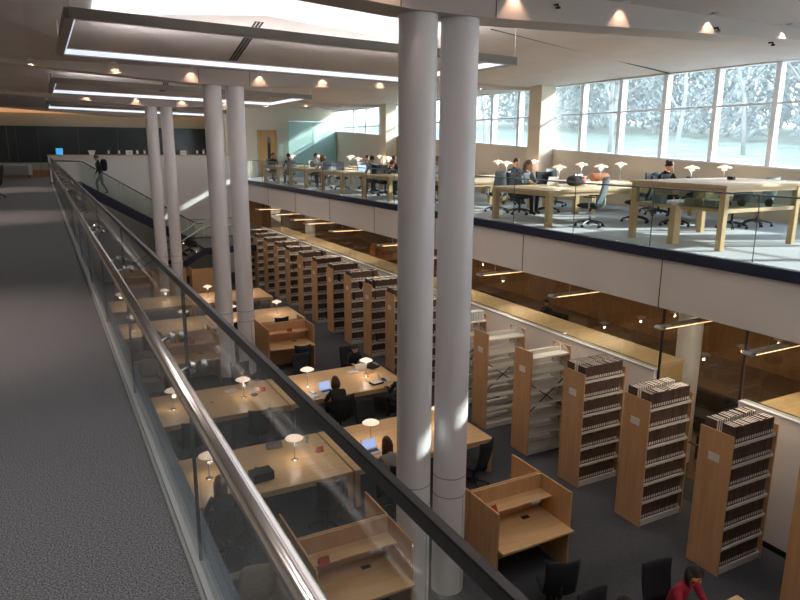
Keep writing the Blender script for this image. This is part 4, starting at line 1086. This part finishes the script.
    if arms == 'backpack':
        def bf(p): return (math.copysign(abs(p.x) ** .55, p.x), math.copysign(abs(p.y) ** .7, p.y), math.copysign(abs(p.z) ** .6, p.z))
        b = G().ball(tuple(sp(.30, 0, -.21)), (.19, .14, .27), 0, 18, 12, bf)
        for s in (-1, 1): b.tube([sp(.48, s * .11, -.12), sp(.50, s * .12, .02), sp(.40, s * .12, .125), sp(.15, s * .15, .10), sp(.1, s * .14, -.12)], .014, 6)
        b.build('backpack', M['fabric'], t, True)
    return t
R_ = math.radians
# lower floor
person('person in dark jacket seen from behind, at a laptop on the second table', (5.42, 13.08, L), 0, 0x2a2723, 0x1f2126, 'medium', 'hairn', 20, 30, topname='dark_brown')
person('person in dark clothes at the right end of the second table, reaching to a laptop', (7.0, 13.0, L), R_(14), 0x23282a, 0x2c3138, 'short', 'hairb', 16, 18, topname='dark_green', skin='skin2')
person('person with long brown hair at a laptop beside the big white column', (5.02, 9.66, L), 0, 0x8e8a86, 0x24262c, 'long', 'hairn', 24, 28, topname='grey_marl')
person('long haired person in a dark jacket at the left of the nearest table', (2.0, 9.58, L), 0, 0x4a4a4c, 0x24262c, 'long', 'hairn', 18, 30, topname='slate')
person('person in a black coat leaning over the far side of the second table', (6.95, 15.85, L), R_(172), 0x15161a, 0x1f2126, 'short', 'hairb', 30, 26, topname='black', yaw=20)
person('dark figure resting on folded arms beyond the second table at left', (3.95, 15.8, L), R_(176), 0x1d1d20, 0x1f2126, 'medium', 'hairb', 50, 55, 'sleep', topname='black')
person('woman in a red jacket with black hair reading at the bottom right edge', (6.70, 4.98, L), R_(184), 0xa3263a, 0x24262c, 'medium', 'hairb', 20, 34, topname='crimson', yaw=14)
person('person whose dark hair shows at the bottom edge left of the woman in red', (5.5, 4.96, L), R_(180), 0x30262c, 0x24262c, 'short', 'hairb', 20, 36, topname='plum')
# opposite upper floor
person('woman in a grey patterned top seated beyond the nearest desk', (10.38, 13.2, 0), R_(192), 0x6d747c, 0x1d1f24, 'medium', 'hairl', 14, 24, 'chin', topname='grey_pattern', yaw=12)
person('woman in black with hand on chin at the window table', (13.3, 11.5, 0), R_(176), 0x17181b, 0x1d1f24, 'bun', 'hairb', 16, 26, 'chin', topname='black', yaw=14)
person('person with a striped knit hat between the two big white columns', (10.0, 16.68, 0), R_(180), 0x9aa0a6, 0x24262c, 'beanie', 'hairb', 10, 10, topname='pale_grey', yaw=16)
person('person in black leaning low over the third desk left of the big columns', (10.2, 20.28, 0), R_(186), 0x1b1d1f, 0x24262c, 'short', 'hairn', 42, 30, topname='black')
person('person behind the leaning one at the fourth desk', (11.1, 21.22, 0), 0, 0x3a3c40, 0x24262c, 'short', 'hairn', 15, 20, topname='charcoal')
person('person in a light blue shirt seen from behind at the fourth desk', (10.25, 21.22, 0), 0, 0x8ba3bf, 0x24262c, 'short', 'hairb', 18, 20, topname='light_blue')
person('dark haired person beyond the fourth desk', (11.15, 23.92, 0), R_(180), 0x5c6268, 0x24262c, 'short', 'hairb', 18, 25, topname='mid_grey')
person('light haired person in a pale top at the fifth desk', (9.85, 24.87, 0), R_(10), 0xb3b5b6, 0x24262c, 'medium', 'hairl', 16, 25, topname='pale_grey')
person('dark haired person in grey facing the camera beyond the fifth desk', (10.45, 27.52, 0), R_(180), 0x5d5a58, 0x24262c, 'short', 'hairb', 8, 10, topname='brown_grey')
person('dark haired person at the sixth desk', (9.65, 28.47, 0), R_(180 + 180), 0x3d4246, 0x24262c, 'short', 'hairb', 14, 24, topname='charcoal')
person('farthest person in black, by the wooden door', (9.7, 31.15, 0), R_(180), 0x26282a, 0x24262c, 'short', 'hairb', 12, 18, topname='dark_grey')
person('dark haired person beyond the window table, behind the woman in a grey top', (12.0, 15.72, 0), R_(180), 0x3a3a3e, 0x24262c, 'short', 'hairb', 14, 20, topname='charcoal')
person('person in dark coat and jeans with black backpack climbing the stairs', (2.36, 32.9, -.503), R_(90), 0x2c2e2e, 0x7c8894, 'short', 'hairn', 10, 10, 'walk', topname='charcoal', arms='backpack')
person('seated dark figure in the reading room behind the glass', (14.9, 17.2, L), R_(95), 0x1d1d20, 0x1f2126, 'short', 'hairb', 10, 10, topname='black')

# ---------------------------------------------------------------- outside the windows
g = G(); nx, ny = 10, 16; vs = []; fs = []
def gz(x, y): return -.6 + .0487 * y + max(0, x - 16) * .055 + .25 * math.sin(x * .5) * math.cos(y * .33)
for i in range(nx + 1):
    for j in range(ny + 1):
        x = 15.3 + 45 * (i / nx) ** 1.4; y = -25 + 110 * j / ny; vs.append((x, y, gz(x, y)))
for i in range(nx):
    for j in range(ny): a = i * (ny + 1) + j; fs.append((a, a + ny + 1, a + ny + 2, a + 1))
struct(g.add(vs, fs).build('ground', M['grass'], None, True))
rt = random.Random(11); CROWN = []
def tree(i, x, y, h, label, evergreen):
    z0 = gz(x, y) - .1
    t = thing('bare_tree' if not evergreen else 'evergreen_tree', label, 'tree', (x, y, z0), 0, 'trees outside the windows')
    g = G()
    def branch(p, d, ln, r, lev):
        pts = [p]; q = p.copy(); dd = d.copy()
        for s in range(4):
            dd = (dd + Vector((rt.uniform(-.2, .2), rt.uniform(-.2, .2), rt.uniform(-.05, .15)))).normalized(); q = q + dd * ln / 4; pts.append(q.copy())
        g.tube(pts, [r, r * .85, r * .7, r * .55, r * .35], 6 if lev < 2 else 4)
        if lev < 3:
            for s in range([6, 4, 3][lev]):
                b = pts[rt.randrange(2, 5)]; a = rt.uniform(0, 2 * PI)
                nd = (dd * .5 + Vector((math.cos(a), math.sin(a), rt.uniform(.1, .7)))).normalized(); branch(b, nd, ln * rt.uniform(.4, .6), r * .34, lev + 1)
    if not evergreen:
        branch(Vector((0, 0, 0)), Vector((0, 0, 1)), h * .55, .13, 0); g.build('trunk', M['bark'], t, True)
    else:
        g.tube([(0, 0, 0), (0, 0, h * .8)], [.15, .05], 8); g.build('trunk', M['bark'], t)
        if len(CROWN) >= 5:
            o = bpy.data.objects.new('crown', CROWN[i % 5]); COL.objects.link(o); o.parent = t; o.scale = (h / 10, h / 10, h / 10); o.rotation_euler = (0, 0, i); return
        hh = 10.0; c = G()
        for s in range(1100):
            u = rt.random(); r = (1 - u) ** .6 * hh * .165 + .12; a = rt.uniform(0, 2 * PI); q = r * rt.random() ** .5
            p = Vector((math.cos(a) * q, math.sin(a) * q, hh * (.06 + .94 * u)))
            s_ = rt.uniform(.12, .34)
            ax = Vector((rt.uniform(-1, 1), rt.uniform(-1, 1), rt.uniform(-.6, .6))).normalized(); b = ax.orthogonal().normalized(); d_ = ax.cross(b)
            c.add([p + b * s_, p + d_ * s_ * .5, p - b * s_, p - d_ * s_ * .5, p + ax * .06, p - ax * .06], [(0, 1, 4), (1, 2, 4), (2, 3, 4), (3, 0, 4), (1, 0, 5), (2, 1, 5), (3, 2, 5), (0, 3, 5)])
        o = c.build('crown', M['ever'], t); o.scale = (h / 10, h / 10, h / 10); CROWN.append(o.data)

k = 0
for (x, y, h, ev) in ((24, 12, 10, 0), (28, 17, 11, 0), (23, 19.5, 9, 0), (31, 22, 11, 0), (26, 26, 10, 0), (34, 13, 12, 0), (34, 34, 12, 0), (25, 48, 12, 0), (21, 30, 8, 0), (24, 38, 9, 0), (36, 9, 11, 0), (41.1, 4.1, 10.7, 1), (41.4, 8.2, 11, 1), (40.6, 12.2, 11.1, 1), (41.1, 16.5, 9.2, 1), (41, 20.3, 10.2, 1), (41.1, 24.3, 9.5, 1), (40.8, 28.8, 10.7, 1), (40.7, 32.8, 9.3, 1), (41.1, 36.7, 9, 1), (41.3, 40.8, 9.5, 1), (41.4, 45.1, 9.6, 1), (41.4, 49.1, 10.5, 1), (40.8, 53.4, 10.5, 1), (41.4, 57.5, 9.7, 1), (45.9, 5.8, 10.3, 1), (45.7, 9.9, 11.3, 1), (45.6, 14.2, 10.7, 1), (45.8, 18.3, 11.1, 1), (45.9, 22.3, 11.6, 1), (45.6, 26.6, 10.1, 1), (46.2, 30.6, 10, 1), (46.2, 34.5, 11.3, 1), (45.6, 38.5, 10.4, 1), (46.4, 42.7, 11.7, 1), (46.3, 47.1, 10.8, 1), (45.9, 51, 11.7, 1), (45.7, 55.2, 11.8, 1), (46.3, 59, 12.1, 1), (50.7, 4.7, 12.3, 1), (51.3, 8.8, 13, 1), (51, 12.9, 11.7, 1), (50.7, 16.9, 11.3, 1), (51.2, 21.4, 11.4, 1), (50.6, 25.5, 12.2, 1), (50.9, 29.3, 12.3, 1), (51.3, 33.5, 11.9, 1), (50.6, 37.8, 11.1, 1), (51, 41.8, 11.3, 1), (51.2, 46, 12.4, 1), (51.2, 49.7, 12, 1), (50.7, 54.1, 11.6, 1), (51, 58.3, 12.9, 1)):
    k += 1
    tree(k, x, y, h, ('bare grey tree with fine branches outside the tall windows' if not ev else 'pale grey green tree standing behind the bare trees outside'), ev)

# ---------------------------------------------------------------- light
W = bpy.data.worlds.new('sky'); SC.world = W; W.use_nodes = True
nt = W.node_tree; bg = nt.nodes['Background']
tc = nt.nodes.new('ShaderNodeTexCoord'); sx = nt.nodes.new('ShaderNodeSeparateXYZ'); cr = nt.nodes.new('ShaderNodeValToRGB')
cr.color_ramp.elements[0].position = .0; cr.color_ramp.elements[0].color = rgb(0xe6ecf0)
cr.color_ramp.elements[1].position = .7; cr.color_ramp.elements[1].color = rgb(0xc4daf4)
nt.links.new(tc.outputs['Generated'], sx.inputs[0]); nt.links.new(sx.outputs['Z'], cr.inputs[0]); nt.links.new(cr.outputs[0], bg.inputs[0])
bg.inputs[1].default_value = 3.6
sun = bpy.data.lights.new('sun', 'SUN'); sun.energy = 5.5; sun.angle = math.radians(1.0); sun.color = (1, .96, .9)
so = bpy.data.objects.new('sun', sun); COL.objects.link(so)
dv = Vector((-1, .44, -.522)).normalized(); so.rotation_euler = dv.to_track_quat('-Z', 'Y').to_euler()
# daylight portals in the window openings
for (ya, yb) in ((-2, 10), (10, 22), (22, 35)):
    a = bpy.data.lights.new('window_portal', 'AREA'); a.shape = 'RECTANGLE'; a.size = 2.6; a.size_y = yb - ya; a.cycles.is_portal = True
    o = bpy.data.objects.new('window_portal', a); COL.objects.link(o); o.location = (WX + .4, (ya + yb) / 2, 2.3); o.rotation_euler = (0, PI / 2, 0)
# lit tubes on top of the hanging frames wash the ceiling
for j in range(-1, 3):
    c = B0 + BAY * (j + .5)
    for (x, y, sx_, sy_) in ((4.3, c - 2.15, 7.2, .08), (4.3, c + 2.15, 7.2, .08), (.56, c, .08, 4.0), (8.03, c, .08, 4.0)):
        a = bpy.data.lights.new('frame_uplight', 'AREA'); a.shape = 'RECTANGLE'; a.size = sx_; a.size_y = sy_; a.energy = 24 if sx_ > 1 else (85 if x < 1 else 16); a.color = (.98, .97, 1)
        o = bpy.data.objects.new('frame_uplight', a); COL.objects.link(o); o.location = (x, y, 3.40); o.rotation_euler = (PI, .0, 0)

# ---------------------------------------------------------------- camera
cam = bpy.data.cameras.new('camera'); co = bpy.data.objects.new('camera', cam); COL.objects.link(co); SC.camera = co
F_PX = 665.955; cam.sensor_width = 36; cam.lens = 36 * F_PX / 800; cam.clip_start = .05; cam.clip_end = 300
yw, pt, rl = .4884614, .225515, .0052
fw = Vector((math.sin(yw) * math.cos(pt), math.cos(yw) * math.cos(pt), -math.sin(pt)))
rr = Vector((math.cos(yw), -math.sin(yw), 0)); uu = rr.cross(fw)
r2 = rr * math.cos(rl) + uu * math.sin(rl); u2 = uu * math.cos(rl) - rr * math.sin(rl)
co.matrix_world = Matrix(((r2.x, u2.x, -fw.x, 0), (r2.y, u2.y, -fw.y, 0), (r2.z, u2.z, -fw.z, 1.60), (0, 0, 0, 1)))
VS = SC.view_settings; VS.view_transform = 'Standard'; VS.look = 'None'; VS.gamma = 1.0; VS.use_curve_mapping = False; VS.exposure = 1.5
